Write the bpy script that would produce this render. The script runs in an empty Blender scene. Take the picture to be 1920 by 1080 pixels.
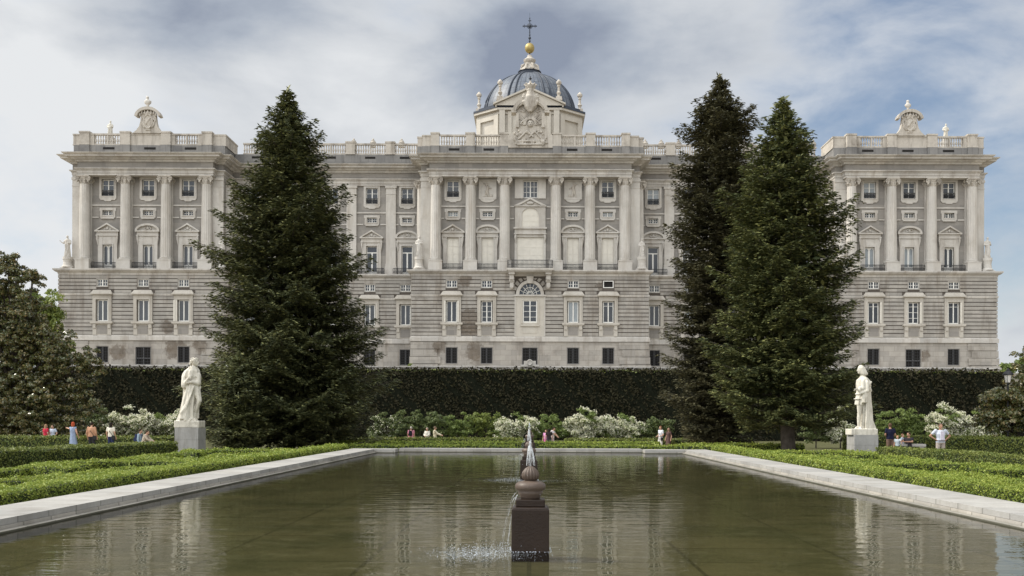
import bpy, bmesh, math, random
import numpy as np
from mathutils import Vector, Matrix, Euler
random.seed(7)
RS = np.random.RandomState(11)
F = 1867.0; VX = 993.0; VY = 787.0; H0 = 1.8; ROLL = 0.0033
sc = bpy.context.scene
COL = sc.collection
R = math.radians
PI = math.pi

def PX(px, Y): return (px-VX)*Y/F                    # level picture measure -> metres at distance Y
def PZ(py, Y): return H0+(VY-py)*Y/F
def at(px, py, Y):
    dx = px-VX; dy = py-VY
    return ((dx+ROLL*dy)*Y/F, Y, H0-(dy-ROLL*dx)*Y/F)

# ------------------------------------------------------------------ materials
def nd(t, typ, **kw):
    n = t.nodes.new(typ)
    for k, v in kw.items(): setattr(n, k, v)
    return n
def principled(name, rough=0.8, spec=0.3):
    m = bpy.data.materials.new(name); m.use_nodes = True
    t = m.node_tree; b = t.nodes['Principled BSDF']
    b.inputs['Roughness'].default_value = rough
    b.inputs['Specular IOR Level'].default_value = spec
    return m, t, b
def rgba(c): return (c[0], c[1], c[2], 1)
def mixc(t, fac, a, b, mode='MIX'):
    n = nd(t, 'ShaderNodeMix', data_type='RGBA', blend_type=mode)
    for sock, v in ((n.inputs[0], fac), (n.inputs[6], a), (n.inputs[7], b)):
        if hasattr(v, 'links') or isinstance(v, bpy.types.NodeSocket): t.links.new(v, sock)
        elif isinstance(v, (int, float)): sock.default_value = v
        else: sock.default_value = rgba(v)
    return n.outputs[2]
def pos(t, scale=(1, 1, 1)):
    g = nd(t, 'ShaderNodeNewGeometry'); mp = nd(t, 'ShaderNodeMapping')
    mp.inputs['Scale'].default_value = scale
    t.links.new(g.outputs['Position'], mp.inputs['Vector']); return mp.outputs['Vector']
def noise(t, vec, scale, detail=4, rough=0.55):
    n = nd(t, 'ShaderNodeTexNoise'); n.inputs['Scale'].default_value = scale
    n.inputs['Detail'].default_value = detail; n.inputs['Roughness'].default_value = rough
    t.links.new(vec, n.inputs['Vector']); return n.outputs['Fac']
def ramp(t, fac, a, b, ca=0.0, cb=1.0):
    n = nd(t, 'ShaderNodeMapRange'); n.inputs['From Min'].default_value = a; n.inputs['From Max'].default_value = b
    n.inputs['To Min'].default_value = ca; n.inputs['To Max'].default_value = cb
    t.links.new(fac, n.inputs['Value']); return n.outputs['Result']
def bump(t, b, h, strength=0.3, dist=0.02):
    n = nd(t, 'ShaderNodeBump'); n.inputs['Strength'].default_value = strength; n.inputs['Distance'].default_value = dist
    t.links.new(h, n.inputs['Height']); t.links.new(n.outputs['Normal'], b.inputs['Normal'])

def stone(name, col, dark, scale=0.35, stain=0.5, blocks=None, rough=0.85, fine=3.0, mort=0.5, bs=0.25, axis='xy', wet=None, scars=(), ss=1.0):
    m, t, b = principled(name, rough, 0.25)
    base = mixc(t, ramp(t, noise(t, pos(t), scale, 5), 0.35, 0.65), col, tuple(c*0.86 for c in col))
    streak = ramp(t, noise(t, pos(t, (1.1, 1.1, 0.16)), 0.9*ss, 6, 0.65), 0.5, 0.72, 0, stain)
    base = mixc(t, streak, base, dark)
    spot = ramp(t, noise(t, pos(t), 0.23*ss, 6, 0.7), 0.53, 0.7, 0, stain*0.8)
    base = mixc(t, spot, base, tuple(c*0.8 for c in dark))
    for (cx, cy, cz), rr in scars:        # old patches where the facing has weathered away
        v = nd(t, 'ShaderNodeVectorMath', operation='DISTANCE'); v.inputs[1].default_value = (cx, cy, cz); t.links.new(pos(t), v.inputs[0])
        w_ = nd(t, 'ShaderNodeMath', operation='MULTIPLY_ADD'); t.links.new(noise(t, pos(t), 1.3, 5, .7), w_.inputs[0]); w_.inputs[1].default_value = 2.6; t.links.new(v.outputs['Value'], w_.inputs[2])
        base = mixc(t, ramp(t, w_.outputs[0], rr+1.0, rr+1.4, .85, 0), base, (0.12, 0.09, 0.062))
    fn = noise(t, pos(t), fine, 4, 0.7)
    base = mixc(t, ramp(t, fn, 0.3, 0.7, 0, 0.5), base, tuple(c*0.72 for c in col))
    if blocks:
        sx = nd(t, 'ShaderNodeSeparateXYZ'); g = nd(t, 'ShaderNodeNewGeometry'); t.links.new(g.outputs['Position'], sx.inputs[0])
        ad = nd(t, 'ShaderNodeMath', operation='ADD'); ad.inputs[0].default_value = 0
        if axis == 'xy': t.links.new(sx.outputs[0], ad.inputs[0])
        t.links.new(sx.outputs[1], ad.inputs[1])
        cb = nd(t, 'ShaderNodeCombineXYZ'); t.links.new(ad.outputs[0], cb.inputs[0]); t.links.new(sx.outputs[2], cb.inputs[1])
        br = nd(t, 'ShaderNodeTexBrick'); br.offset = 0.5
        t.links.new(cb.outputs[0], br.inputs['Vector'])
        br.inputs['Color1'].default_value = (1, 1, 1, 1); br.inputs['Color2'].default_value = (0.72, 0.73, 0.75, 1)
        br.inputs['Mortar'].default_value = (mort, mort, mort, 1); br.inputs['Scale'].default_value = 1
        br.inputs['Brick Width'].default_value = blocks[0]; br.inputs['Row Height'].default_value = blocks[1]
        br.inputs['Mortar Size'].default_value = blocks[2]; br.inputs['Bias'].default_value = -0.2
        base = mixc(t, 0.85, base, br.outputs['Color'], 'MULTIPLY')
        if wet is not None: base = mixc(t, ramp(t, sx.outputs[2], wet, wet+.025, .8, 0), base, (0.05, 0.05, 0.03))
    t.links.new(base, b.inputs['Base Color'])
    bump(t, b, fn, bs, 0.03)
    return m
def plain(name, col, rough=0.7, var=0.25, scale=6, spec=0.3, metal=0.0, bs=0.0):
    m, t, b = principled(name, rough, spec)
    n = noise(t, pos(t), scale, 4)
    t.links.new(mixc(t, ramp(t, n, 0.3, 0.7), col, tuple(c*(1-var) for c in col)), b.inputs['Base Color'])
    b.inputs['Metallic'].default_value = metal
    if bs: bump(t, b, n, bs, 0.02)
    return m
def leaf(name, c1, c2, c3, rough=0.55, trans=0.25, scale=0.7, spec=0.4):
    m, t, b = principled(name, rough, spec)
    g = nd(t, 'ShaderNodeNewGeometry')
    a = mixc(t, ramp(t, noise(t, pos(t), scale, 3), 0.35, 0.65), c1, c2)
    a = mixc(t, ramp(t, g.outputs['Random Per Island'], 0.55, 1.0), a, c3)
    t.links.new(a, b.inputs['Base Color'])
    tr = nd(t, 'ShaderNodeBsdfTranslucent'); t.links.new(a, tr.inputs['Color'])
    mx = nd(t, 'ShaderNodeMixShader'); mx.inputs[0].default_value = trans
    t.links.new(b.outputs[0], mx.inputs[1]); t.links.new(tr.outputs[0], mx.inputs[2])
    t.links.new(mx.outputs[0], t.nodes['Material Output'].inputs['Surface'])
    return m

M = {}
M['lime'] = stone('limestone', (0.565, 0.532, 0.48), (0.3, 0.25, 0.19), stain=0.65, fine=2.2)
M['limegrey'] = stone('window_surround_stone', (0.52, 0.48, 0.415), (0.27, 0.23, 0.18), stain=0.6)
M['aged'] = stone('aged_carved_limestone', (0.52, 0.475, 0.41), (0.13, 0.105, 0.08), stain=0.95, fine=2.6, scale=0.9)
M['limeband'] = stone('limestone_band', (0.57, 0.535, 0.48), (0.25, 0.2, 0.15), stain=0.85, blocks=(2.4, 3.0, 0.015))
M['grey'] = stone('grey_granite', (0.32, 0.295, 0.262), (0.2, 0.185, 0.165), stain=0.4, blocks=(1.9, 0.95, 0.012), mort=0.7)
M['rustic'] = stone('rusticated_granite', (0.41, 0.38, 0.335), (0.19, 0.155, 0.12), stain=0.95, blocks=(2.1, 0.545, 0.008), mort=0.75, scale=0.8, scars=[((-8.5, 139, 15.4), 1.9), ((-8.3, 139, 14.0), 1.3), ((-9.0, 139, 21.3), 1.1), ((-50.5, 139, 14.6), 1.1), ((9.9, 139, 20.5), .8)])
M['base'] = stone('base_granite', (0.43, 0.395, 0.345), (0.2, 0.165, 0.13), stain=0.9, blocks=(1.55, 0.72, 0.02), fine=1.2, mort=0.62, scars=[((-12.6, 139, 12), 1.0), ((-7.6, 139, 11.2), 1.4), ((-49.5, 139, 11.5), 1.5), ((-57.5, 139, 11), 1.3), ((-46, 139, 12), 1.1), ((55, 139, 11), .9)])
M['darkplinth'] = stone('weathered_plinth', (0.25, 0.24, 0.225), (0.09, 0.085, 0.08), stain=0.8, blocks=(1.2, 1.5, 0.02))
M['groove'] = plain('groove_stone', (0.13, 0.11, 0.092), 0.9)
M['cream'] = stone('cream_render', (0.55, 0.51, 0.44), (0.4, 0.34, 0.27), stain=0.4)
M['whitewood'] = plain('white_paint', (0.8, 0.78, 0.72), 0.5, 0.1)
M['shutter'] = plain('white_shutter', (0.66, 0.62, 0.54), 0.6, 0.12, 1.5)
M['iron'] = plain('black_iron', (0.03, 0.03, 0.032), 0.5, 0.3)
M['greyiron'] = plain('grey_painted_iron', (0.1, 0.1, 0.1), 0.6, 0.3)
M['darkvoid'] = plain('dark_interior', (0.02, 0.018, 0.016), 0.9)
M['glass'] = plain('dark_window_glass', (0.035, 0.042, 0.05), 0.08, 0.5, 0.5, 0.6)
M['curtain'] = plain('curtained_glass', (0.3, 0.33, 0.34), 0.12, 0.3, 0.8, 0.6)
M['gold'] = plain('gilt_bronze', (0.42, 0.32, 0.12), 0.5, 0.3, 2, 0.4, 0.6)
M['marble'] = stone('white_statue_stone', (0.66, 0.62, 0.53), (0.22, 0.19, 0.14), stain=0.8, fine=9, scale=1.2, bs=0.35, ss=7)
M['pedestal'] = stone('grey_pedestal_stone', (0.36, 0.35, 0.33), (0.16, 0.145, 0.12), stain=0.7, fine=9, scale=2, bs=0.3, ss=3)
M['coping'] = stone('pale_coping_granite', (0.37, 0.357, 0.33), (0.22, 0.2, 0.17), stain=0.7, fine=14, scale=1.2)
M['copingjoint'] = stone('jointed_coping_granite', (0.38, 0.367, 0.34), (0.2, 0.18, 0.15), stain=0.75, fine=14, scale=1.2, blocks=(1.05, 1000, 0.018), mort=0.45, axis='y')
M['copingside'] = stone('coping_face', (0.44, 0.41, 0.36), (0.2, 0.18, 0.14), stain=0.85, blocks=(0.95, 0.6, 0.025), fine=14, scale=1.2, wet=.02)
M['browngranite'] = stone('wet_brown_granite', (0.028, 0.017, 0.011), (0.009, 0.006, 0.004), stain=0.6, fine=34, scale=4, rough=0.35)
M['carved'] = stone('wet_carved_stone', (0.12, 0.088, 0.068), (0.035, 0.026, 0.02), stain=0.6, fine=24, scale=6, rough=0.4)
M['bark'] = plain('grey_bark', (0.1, 0.085, 0.07), 0.95, 0.5, 3, 0.1, 0, 0.6)
M['fir'] = leaf('fir_needles', (0.045, 0.056, 0.028), (0.088, 0.098, 0.04), (0.21, 0.21, 0.08), trans=0.12, scale=0.5, spec=0.25)
M['firbrown'] = leaf('brownish_fir_needles', (0.052, 0.052, 0.028), (0.084, 0.08, 0.042), (0.16, 0.145, 0.072), trans=0.12, scale=0.4, spec=0.25)
M['firgreen'] = leaf('green_fir_needles', (0.05, 0.064, 0.028), (0.1, 0.114, 0.043), (0.25, 0.25, 0.09), trans=0.14, scale=0.5, spec=0.25)
M['box'] = leaf('boxwood_leaves', (0.14, 0.2, 0.026), (0.22, 0.275, 0.036), (0.36, 0.39, 0.075), trans=0.25, scale=1.5)
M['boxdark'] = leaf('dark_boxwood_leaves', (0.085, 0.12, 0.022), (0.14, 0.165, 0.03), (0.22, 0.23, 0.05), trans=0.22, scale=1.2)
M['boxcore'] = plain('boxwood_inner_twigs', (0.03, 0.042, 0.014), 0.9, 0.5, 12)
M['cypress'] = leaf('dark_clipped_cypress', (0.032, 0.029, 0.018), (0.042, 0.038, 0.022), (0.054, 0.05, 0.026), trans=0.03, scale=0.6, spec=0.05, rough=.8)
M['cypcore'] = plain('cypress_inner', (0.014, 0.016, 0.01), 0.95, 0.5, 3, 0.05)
M['magnolia'] = leaf('magnolia_leaves', (0.06, 0.075, 0.024), (0.11, 0.115, 0.035), (0.24, 0.18, 0.075), rough=0.28, trans=0.12, scale=0.8, spec=0.6)
M['bush'] = leaf('shrub_leaves', (0.09, 0.135, 0.032), (0.15, 0.2, 0.05), (0.25, 0.3, 0.08), trans=0.3, scale=0.5)
M['bushdark'] = leaf('dark_shrub_leaves', (0.06, 0.085, 0.026), (0.1, 0.13, 0.04), (0.17, 0.2, 0.06), trans=0.25, scale=0.5)
M['bright'] = leaf('yellow_green_leaves', (0.09, 0.13, 0.025), (0.18, 0.22, 0.045), (0.3, 0.33, 0.08), trans=0.35, scale=0.4)  # leaves of a lighter yellow green of their own
M['blossom'] = leaf('cream_blossom', (0.72, 0.7, 0.5), (0.78, 0.76, 0.6), (0.85, 0.83, 0.72), trans=0.3, rough=0.7)
M['sand'] = plain('sandy_gravel', (0.36, 0.31, 0.23), 0.95, 0.35, 5, 0.1, 0, 0.3)
M['bed'] = plain('parterre_soil', (0.1, 0.1, 0.045), 0.95, 0.5, 4, 0.1)
M['terrace'] = plain('terrace_gravel', (0.32, 0.29, 0.24), 0.95, 0.3, 2, 0.1)

def lead_mat():
    m, t, b = principled('lead_dome', 0.5, 0.4)
    tc = nd(t, 'ShaderNodeTexCoord'); s = nd(t, 'ShaderNodeSeparateXYZ'); t.links.new(tc.outputs['Object'], s.inputs[0])
    an = nd(t, 'ShaderNodeMath', operation='ARCTAN2'); t.links.new(s.outputs[1], an.inputs[0]); t.links.new(s.outputs[0], an.inputs[1])
    def lines(v, mul, w):
        a = nd(t, 'ShaderNodeMath', operation='MULTIPLY'); a.inputs[1].default_value = mul; t.links.new(v, a.inputs[0])
        f = nd(t, 'ShaderNodeMath', operation='FRACT'); t.links.new(a.outputs[0], f.inputs[0])
        l = nd(t, 'ShaderNodeMath', operation='LESS_THAN'); l.inputs[1].default_value = w; t.links.new(f.outputs[0], l.inputs[0]); return l.outputs[0]
    l1 = lines(an.outputs[0], 56/(2*PI), 0.14); l2 = lines(s.outputs[2], 1.0, 0.07)
    mx = nd(t, 'ShaderNodeMath', operation='MAXIMUM'); t.links.new(l1, mx.inputs[0]); t.links.new(l2, mx.inputs[1])
    base = mixc(t, ramp(t, noise(t, pos(t), 0.5, 5), 0.35, 0.65), (0.065, 0.08, 0.105), (0.11, 0.125, 0.15))
    base = mixc(t, ramp(t, noise(t, pos(t, (1, 1, 0.15)), 1.4, 5), 0.5, 0.75), base, (0.17, 0.185, 0.2))
    base = mixc(t, mx.outputs[0], base, (0.035, 0.042, 0.055))
    t.links.new(base, b.inputs['Base Color']); return m
M['lead'] = lead_mat()
M['leaddark'] = plain('dark_lead', (0.05, 0.06, 0.08), 0.6, 0.3, 1, 0.3)

# ------------------------------------------------------------------ mesh helpers
def tag(o, label, cat, group=None, kind=None):
    o['label'] = label; o['category'] = cat
    if group: o['group'] = group
    if kind: o['kind'] = kind
    return o
def empty(name, loc=(0, 0, 0), rz=0):
    o = bpy.data.objects.new(name, None); COL.objects.link(o)
    o.location = loc; o.rotation_euler = (0, 0, rz); o.empty_display_size = 0.3
    return o
def link(name, me, mat, parent=None, loc=None):
    o = bpy.data.objects.new(name, me); COL.objects.link(o)
    if mat is not None and not me.materials: me.materials.append(mat)
    if parent: o.parent = parent
    if loc is not None: o.location = loc
    return o
def copy_tree(o, parent=None):
    c = o.copy(); COL.objects.link(c)
    if parent is not None: c.parent = parent
    for ch in list(o.children): copy_tree(ch, c)
    return c
def remapx(x):                       # the right half of the front is a touch narrower than the left one
    return x if x <= 16.7 else 16.7+(x-16.7)*0.9878

class MB:
    def __init__(s): s.v = []; s.f = []
    def face(s, pts):
        n = len(s.v); s.v += [tuple(p) for p in pts]; s.f.append(list(range(n, n+len(pts))))
    def box(s, x0, x1, y0, y1, z0, z1, top=None):
        # top = (dx, dy) inset of the upper face
        if x1 < x0: x0, x1 = x1, x0
        dx, dy = top or (0, 0)
        n = len(s.v)
        s.v += [(x0, y0, z0), (x1, y0, z0), (x1, y1, z0), (x0, y1, z0),
                (x0+dx, y0+dy, z1), (x1-dx, y0+dy, z1), (x1-dx, y1-dy, z1), (x0+dx, y1-dy, z1)]
        for q in ((0, 3, 2, 1), (4, 5, 6, 7), (0, 1, 5, 4), (1, 2, 6, 5), (2, 3, 7, 6), (3, 0, 4, 7)):
            s.f.append([n+i for i in q])
        return s
    def lathe(s, prof, seg=16, cx=0, cy=0, cz=0, flute=0, nfl=8, sx=1, sy=1):
        n = len(s.v)
        for r, z in prof:
            for k in range(seg):
                a = 2*PI*k/seg
                rr = r*(1-flute*(0.5+0.5*math.cos(a*nfl)))
                s.v.append((cx+rr*math.cos(a)*sx, cy+rr*math.sin(a)*sy, cz+z))
        m = len(prof)
        for i in range(m-1):
            for k in range(seg):
                k2 = (k+1) % seg
                s.f.append([n+i*seg+k, n+i*seg+k2, n+(i+1)*seg+k2, n+(i+1)*seg+k])
        s.f.append([n+k for k in range(seg)][::-1]); s.f.append([n+(m-1)*seg+k for k in range(seg)])
        return s
    def tube(s, pts, rads, seg=6):
        n0 = len(s.v); m = len(pts)
        P = [Vector([float(c) for c in p]) for p in pts]
        if not hasattr(rads, '__len__'): rads = [rads]*m
        rads = [float(r) for r in rads]
        for i, p in enumerate(P):
            d = (P[min(i+1, m-1)]-P[max(i-1, 0)])
            d = d.normalized() if d.length > 1e-9 else Vector((0, 0, 1))
            u = d.orthogonal() if abs(d.z) > 0.95 else d.cross(Vector((0, 0, 1)))
            u.normalize(); w = d.cross(u)
            for k in range(seg):
                a = 2*PI*k/seg
                s.v.append(tuple(p+rads[i]*(math.cos(a)*u+math.sin(a)*w)))
        for i in range(m-1):
            for k in range(seg):
                k2 = (k+1) % seg
                s.f.append([n0+i*seg+k, n0+i*seg+k2, n0+(i+1)*seg+k2, n0+(i+1)*seg+k])
        s.f.append([n0+k for k in range(seg)][::-1]); s.f.append([n0+(m-1)*seg+k for k in range(seg)])
        return s
    def prism(s, poly, y0, y1):      # polygon in x,z pushed along y
        n = len(s.v); m = len(poly)
        s.v += [(x, y0, z) for x, z in poly]+[(x, y1, z) for x, z in poly]
        s.f.append([n+i for i in range(m)]); s.f.append([n+m+i for i in range(m)][::-1])
        for i in range(m):
            j = (i+1) % m; s.f.append([n+i, n+m+i, n+m+j, n+j])
        return s
    def ball(s, c, r, seg=10, rings=7):
        if not hasattr(r, '__len__'): r = (r, r, r)
        n = len(s.v)
        for i in range(rings+1):
            ph = PI*i/rings
            for k in range(seg):
                a = 2*PI*k/seg
                s.v.append((c[0]+r[0]*math.sin(ph)*math.cos(a), c[1]+r[1]*math.sin(ph)*math.sin(a), c[2]+r[2]*math.cos(ph)))
        for i in range(rings):
            for k in range(seg):
                k2 = (k+1) % seg
                s.f.append([n+i*seg+k2, n+i*seg+k, n+(i+1)*seg+k, n+(i+1)*seg+k2])
        return s
    def cone(s, p0, r0, p1, r1, seg=10):      # tapered limb with round ends
        p0 = Vector(p0); p1 = Vector(p1); d = p1-p0
        s.tube([p0, p0.lerp(p1, 0.5), p1], [r0, (r0+r1)/2, r1], seg)
        s.ball(p0, r0, seg, 6); s.ball(p1, r1, seg, 6); return s
    def loft(s, rings, seg=28):
        # ring: (cx, cy, z, rx, ry, fold_amp, fold_n, phase)
        n = len(s.v)
        for (cx, cy, z, rx, ry, fa, fnn, ph) in rings:
            for k in range(seg):
                a = 2*PI*k/seg
                q = 1+fa*math.sin(fnn*a+ph)+0.4*fa*math.sin((fnn*1.7)*a+ph*2)
                s.v.append((cx+rx*q*math.cos(a), cy+ry*q*math.sin(a), z))
        m = len(rings)
        for i in range(m-1):
            for k in range(seg):
                k2 = (k+1) % seg
                s.f.append([n+i*seg+k, n+i*seg+k2, n+(i+1)*seg+k2, n+(i+1)*seg+k])
        s.f.append([n+k for k in range(seg)][::-1]); s.f.append([n+(m-1)*seg+k for k in range(seg)])
        return s
    def sweep(s, path, prof, close_ends=True):
        # path of (x, y) with axis-parallel legs, profile of (outward offset, z)
        m = len(path); q = len(prof); n = len(s.v)
        for i, (x, y) in enumerate(path):
            ns = []
            for a, b in ((i-1, i), (i, i+1)):
                if a >= 0 and b < m:
                    dx = path[b][0]-path[a][0]; dy = path[b][1]-path[a][1]; l = math.hypot(dx, dy)
                    v = (round(dy/l, 4), round(-dx/l, 4))
                    if v not in ns: ns.append(v)
            ox = sum(v[0] for v in ns); oy = sum(v[1] for v in ns)
            for off, z in prof: s.v.append((x+ox*off, y+oy*off, z))
        for i in range(m-1):
            for j in range(q-1):
                s.f.append([n+i*q+j, n+(i+1)*q+j, n+(i+1)*q+j+1, n+i*q+j+1])
        if close_ends:
            s.f.append([n+j for j in range(q)]); s.f.append([n+(m-1)*q+j for j in range(q)][::-1])
        return s
    def mesh(s, name, remap=False, smooth=False):
        me = bpy.data.meshes.new(name)
        vs = [(remapx(x), y, z) for x, y, z in s.v] if remap else s.v
        me.from_pydata(vs, [], s.f); me.update()
        if smooth: me.polygons.foreach_set('use_smooth', [True]*len(me.polygons))
        return me
    def build(s, name, mat, parent=None, remap=False, smooth=False, loc=None, fix=True):
        me = s.mesh(name, remap, smooth)
        if fix:
            bm = bmesh.new(); bm.from_mesh(me)
            bmesh.ops.recalc_face_normals(bm, faces=bm.faces); bm.to_mesh(me); bm.free()
        return link(name, me, mat, parent, loc)

def sculpt(mb, name, mat, parent=None, voxel=0.03, smooth=2, loc=None):
    o = mb.build(name, mat, parent, loc=loc)
    r = o.modifiers.new('remesh', 'REMESH'); r.mode = 'VOXEL'; r.voxel_size = voxel; r.use_smooth_shade = True
    if smooth:
        q = o.modifiers.new('smooth', 'SMOOTH'); q.iterations = smooth; q.factor = 0.5
    return o

def quads_mesh(name, P, U, V, mat, parent=None, bend=0.0):
    """P centre, U half-length vector, V half-width vector: a pointed leaf per row"""
    n = len(P)
    co = np.empty((n, 4, 3), np.float32)
    co[:, 0] = P-U; co[:, 1] = P+V-0.1*U; co[:, 2] = P+U; co[:, 3] = P-V-0.1*U
    me = bpy.data.meshes.new(name)
    me.vertices.add(n*4); me.vertices.foreach_set('co', co.ravel())
    me.loops.add(n*4); me.loops.foreach_set('vertex_index', np.arange(n*4, dtype=np.int32))
    me.polygons.add(n); me.polygons.foreach_set('loop_start', np.arange(0, n*4, 4, dtype=np.int32))
    me.polygons.foreach_set('loop_total', np.full(n, 4, np.int32))
    me.update(calc_edges=True)
    return link(name, me, mat, parent)
def unit(a): return a/np.maximum(np.linalg.norm(a, axis=1, keepdims=True), 1e-9)
def rand_leaves(P, N, size, tilt=0.8, aspect=0.55, rs=RS):
    """leaves near surface points P with normals N"""
    n = len(P)
    nn = unit(N+tilt*rs.normal(size=(n, 3)))
    u = unit(np.cross(nn, rs.normal(size=(n, 3)))); v = np.cross(nn, u)
    sz = size*rs.uniform(0.6, 1.3, (n, 1))
    return u*sz*0.5, v*sz*0.5*aspect*rs.uniform(0.8, 1.2, (n, 1))
SKY_FILL = 2.3; SKYK = 1.2; EXPO = -0.35
# ================================================================== PALACE
YL = 139.0; YU = 140.7; YC = 139.9; DW = 4.6       # lower wall, upper wall, column axis, set-back of the wings
def zl(v): return PZ(v, 139.0)
def zu(v): return PZ(v, 140.7)
ZG = 6.6
Z_BAND2 = (zl(640.5), zl(630.5)); Z_BAND1 = (zl(557), zl(552.5)); Z_LEDGE = (zl(518), zl(507))
Z_PED = PZ(488.5, 139.2); Z_SHAFT0 = PZ(484, 139.2); Z_SHAFT1 = PZ(346, 139.2); Z_CAP = PZ(331, 139.2)
Z_ARCH = PZ(317.5, 139.1); Z_FRI = PZ(306, 139.1); Z_COR = PZ(287, 137.6)
Z_PL = PZ(275, 139.6); Z_RAIL = PZ(253, 139.6); Z_PIER = PZ(249, 139.4)
PL0, PL1 = -65.75, -42.2       # left pavilion, lower wall
PU0, PU1 = -64.6, -43.3        # left pavilion, upper wall
CL, CU = -16.5, -15.45         # centre block
pal = empty('palace', (0, 139, ZG))
tag(pal, 'long pale stone palace with columns, roof balustrade and lead dome, behind the dark hedge', 'palace')
def pbuild(mb, name, mat, parent=pal, smooth=False):
    o = mb.build(name, mat, None, remap=True, smooth=smooth)
    o.parent = parent; o.matrix_parent_inverse = Matrix.Translation((0, -139, -ZG)) if parent is pal else Matrix.Identity(4)
    return o
def mirror(pts): return [(-x, y) for x, y in reversed(pts)]
lowL = [(PL0, 190), (PL0, YL), (PL1, YL), (PL1, YL+DW), (CL, YL+DW), (CL, YL)]
low = lowL+mirror(lowL)
upL = [(PU0, 190), (PU0, YU-.25), (-63.35, YU-.25), (-63.35, 139.2), (-44.36, 139.2), (-44.36, YU-.25), (PU1, YU-.25),
       (PU1, YU+DW-.25), (CU, YU+DW-.25), (CU, YU-.25), (-14.15, YU-.25), (-14.15, 139.2)]
up = upL+mirror(upL)
# --- openings
WX_PAV = [-59.66, -53.97, -48.33]
WX_WING = [-40.4, -34.6, -28.9, -23.1, -17.95]
WX_CEN = [-10.93, -6.03, 0, 6.03, 10.93]
PIL_WING = [-42.6, -37.5, -31.75, -26.05, -20.3]
bays = []     # (x, kind, plane offset)
for x in WX_PAV: bays += [(x, 'pav', 0), (-x, 'pav', 0)]
for x in WX_WING: bays += [(x, 'wing', DW), (-x, 'wing', DW)]
for x in WX_CEN: bays.append((x, 'cen', 0))
hw = {'r1': 0.86, 'r2': 0.72, 'r3': 0.7, 'r4': 0.72, 'r5': 0.84, 'r6': 0.8}
zz = {'r1': (zu(370.5), zu(339.5)), 'r2': (zu(406.5), zu(397)), 'r3': (Z_LEDGE[1], zu(461.5)),
      'r4': (zl(539.5), zl(526)), 'r5': (zl(605.5), zl(564.5)), 'r6': (zl(682), zl(652))}
def wall(mb, x0, x1, z0, z1, Y, holes, rev=0.38):
    xs = sorted({x0, x1}|{h[0] for h in holes}|{h[1] for h in holes}); zs = sorted({z0, z1}|{h[2] for h in holes}|{h[3] for h in holes})
    xs = [x for x in xs if x0 <= x <= x1]; zs = [z for z in zs if z0 <= z <= z1]
    for a, b in zip(xs, xs[1:]):
        for c, d in zip(zs, zs[1:]):
            mx, mz = (a+b)/2, (c+d)/2
            if any(h[0] < mx < h[1] and h[2] < mz < h[3] for h in holes): continue
            mb.face([(a, Y, c), (b, Y, c), (b, Y, d), (a, Y, d)])
    for (a, b, c, d) in holes:
        mb.face([(a, Y, c), (a, Y+rev, c), (a, Y+rev, d), (a, Y, d)]); mb.face([(b, Y, c), (b, Y, d), (b, Y+rev, d), (b, Y+rev, c)])
        mb.face([(a, Y, d), (a, Y+rev, d), (b, Y+rev, d), (b, Y, d)]); mb.face([(a, Y, c), (b, Y, c), (b, Y+rev, c), (a, Y+rev, c)])
        mb.face([(a, Y+rev, c), (b, Y+rev, c), (b, Y+rev, d), (a, Y+rev, d)])
def hole(x, r, w=None):
    w = w or hw[r]; return (x-w, x+w, zz[r][0], zz[r][1])
segs_low = [(PL0, PL1, 0), (PL1, CL, DW), (CL, -CL, 0), (-CL, -PL1, DW), (-PL1, -PL0, 0)]
segs_up = [(PU0, PU1, 0), (PU1, CU, DW), (CU, -CU, 0), (-CU, -PU1, DW), (-PU1, -PU0, 0)]
lw = MB(); uw = MB(); bw = MB(); course = MB(); grv = MB()
blind = {(-6.03, 'r1'), (6.03, 'r1')}
def inseg(x, a, b): return a < x < b
def is_door(x): return abs(abs(x)-53.97) < .1
for (a, b, dy) in segs_up:
    hs = []
    for x, k, d in bays:
        if inseg(x, a, b):
            if x == 0: hs += [(-1.05, 1.05, zu(371), zu(339)), (-1.9, 1.9, Z_LEDGE[1], zu(445))]; continue
            for r in ('r1', 'r2', 'r3'):
                if (x, r) in blind: continue
                if r == 'r3' and k == 'cen': hs.append((x-.86, x+.86, Z_LEDGE[1], zu(446))); continue
                if r == 'r3' and k == 'wing': hs.append((x-.8, x+.8, Z_LEDGE[1], zu(452))); continue
                hs.append(hole(x, r))
    wall(uw, a, b, Z_LEDGE[1], Z_CAP+.02, YU+dy, hs)
for (a, b, dy) in segs_low:
    hs = []; base = []
    for x, k, d in bays:
        if inseg(x, a, b):
            if x == 0:
                hs += [(-1.02, 1.02, zl(605), zl(563))]; base.append((-1.05, 1.05, zl(684), zl(652))); continue
            hs += [hole(x, 'r4'), hole(x, 'r5')]
            base.append((x-1.05, x+1.05, zl(686), zl(653)) if is_door(x) else hole(x, 'r6'))
    wall(lw, a, b, Z_BAND2[1]-.02, Z_LEDGE[0]+.02, YL+dy, hs, 0.42)
    wall(bw, a, b, ZG, Z_BAND2[0]+.02, YL+dy-.02, base, 0.42)
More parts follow.
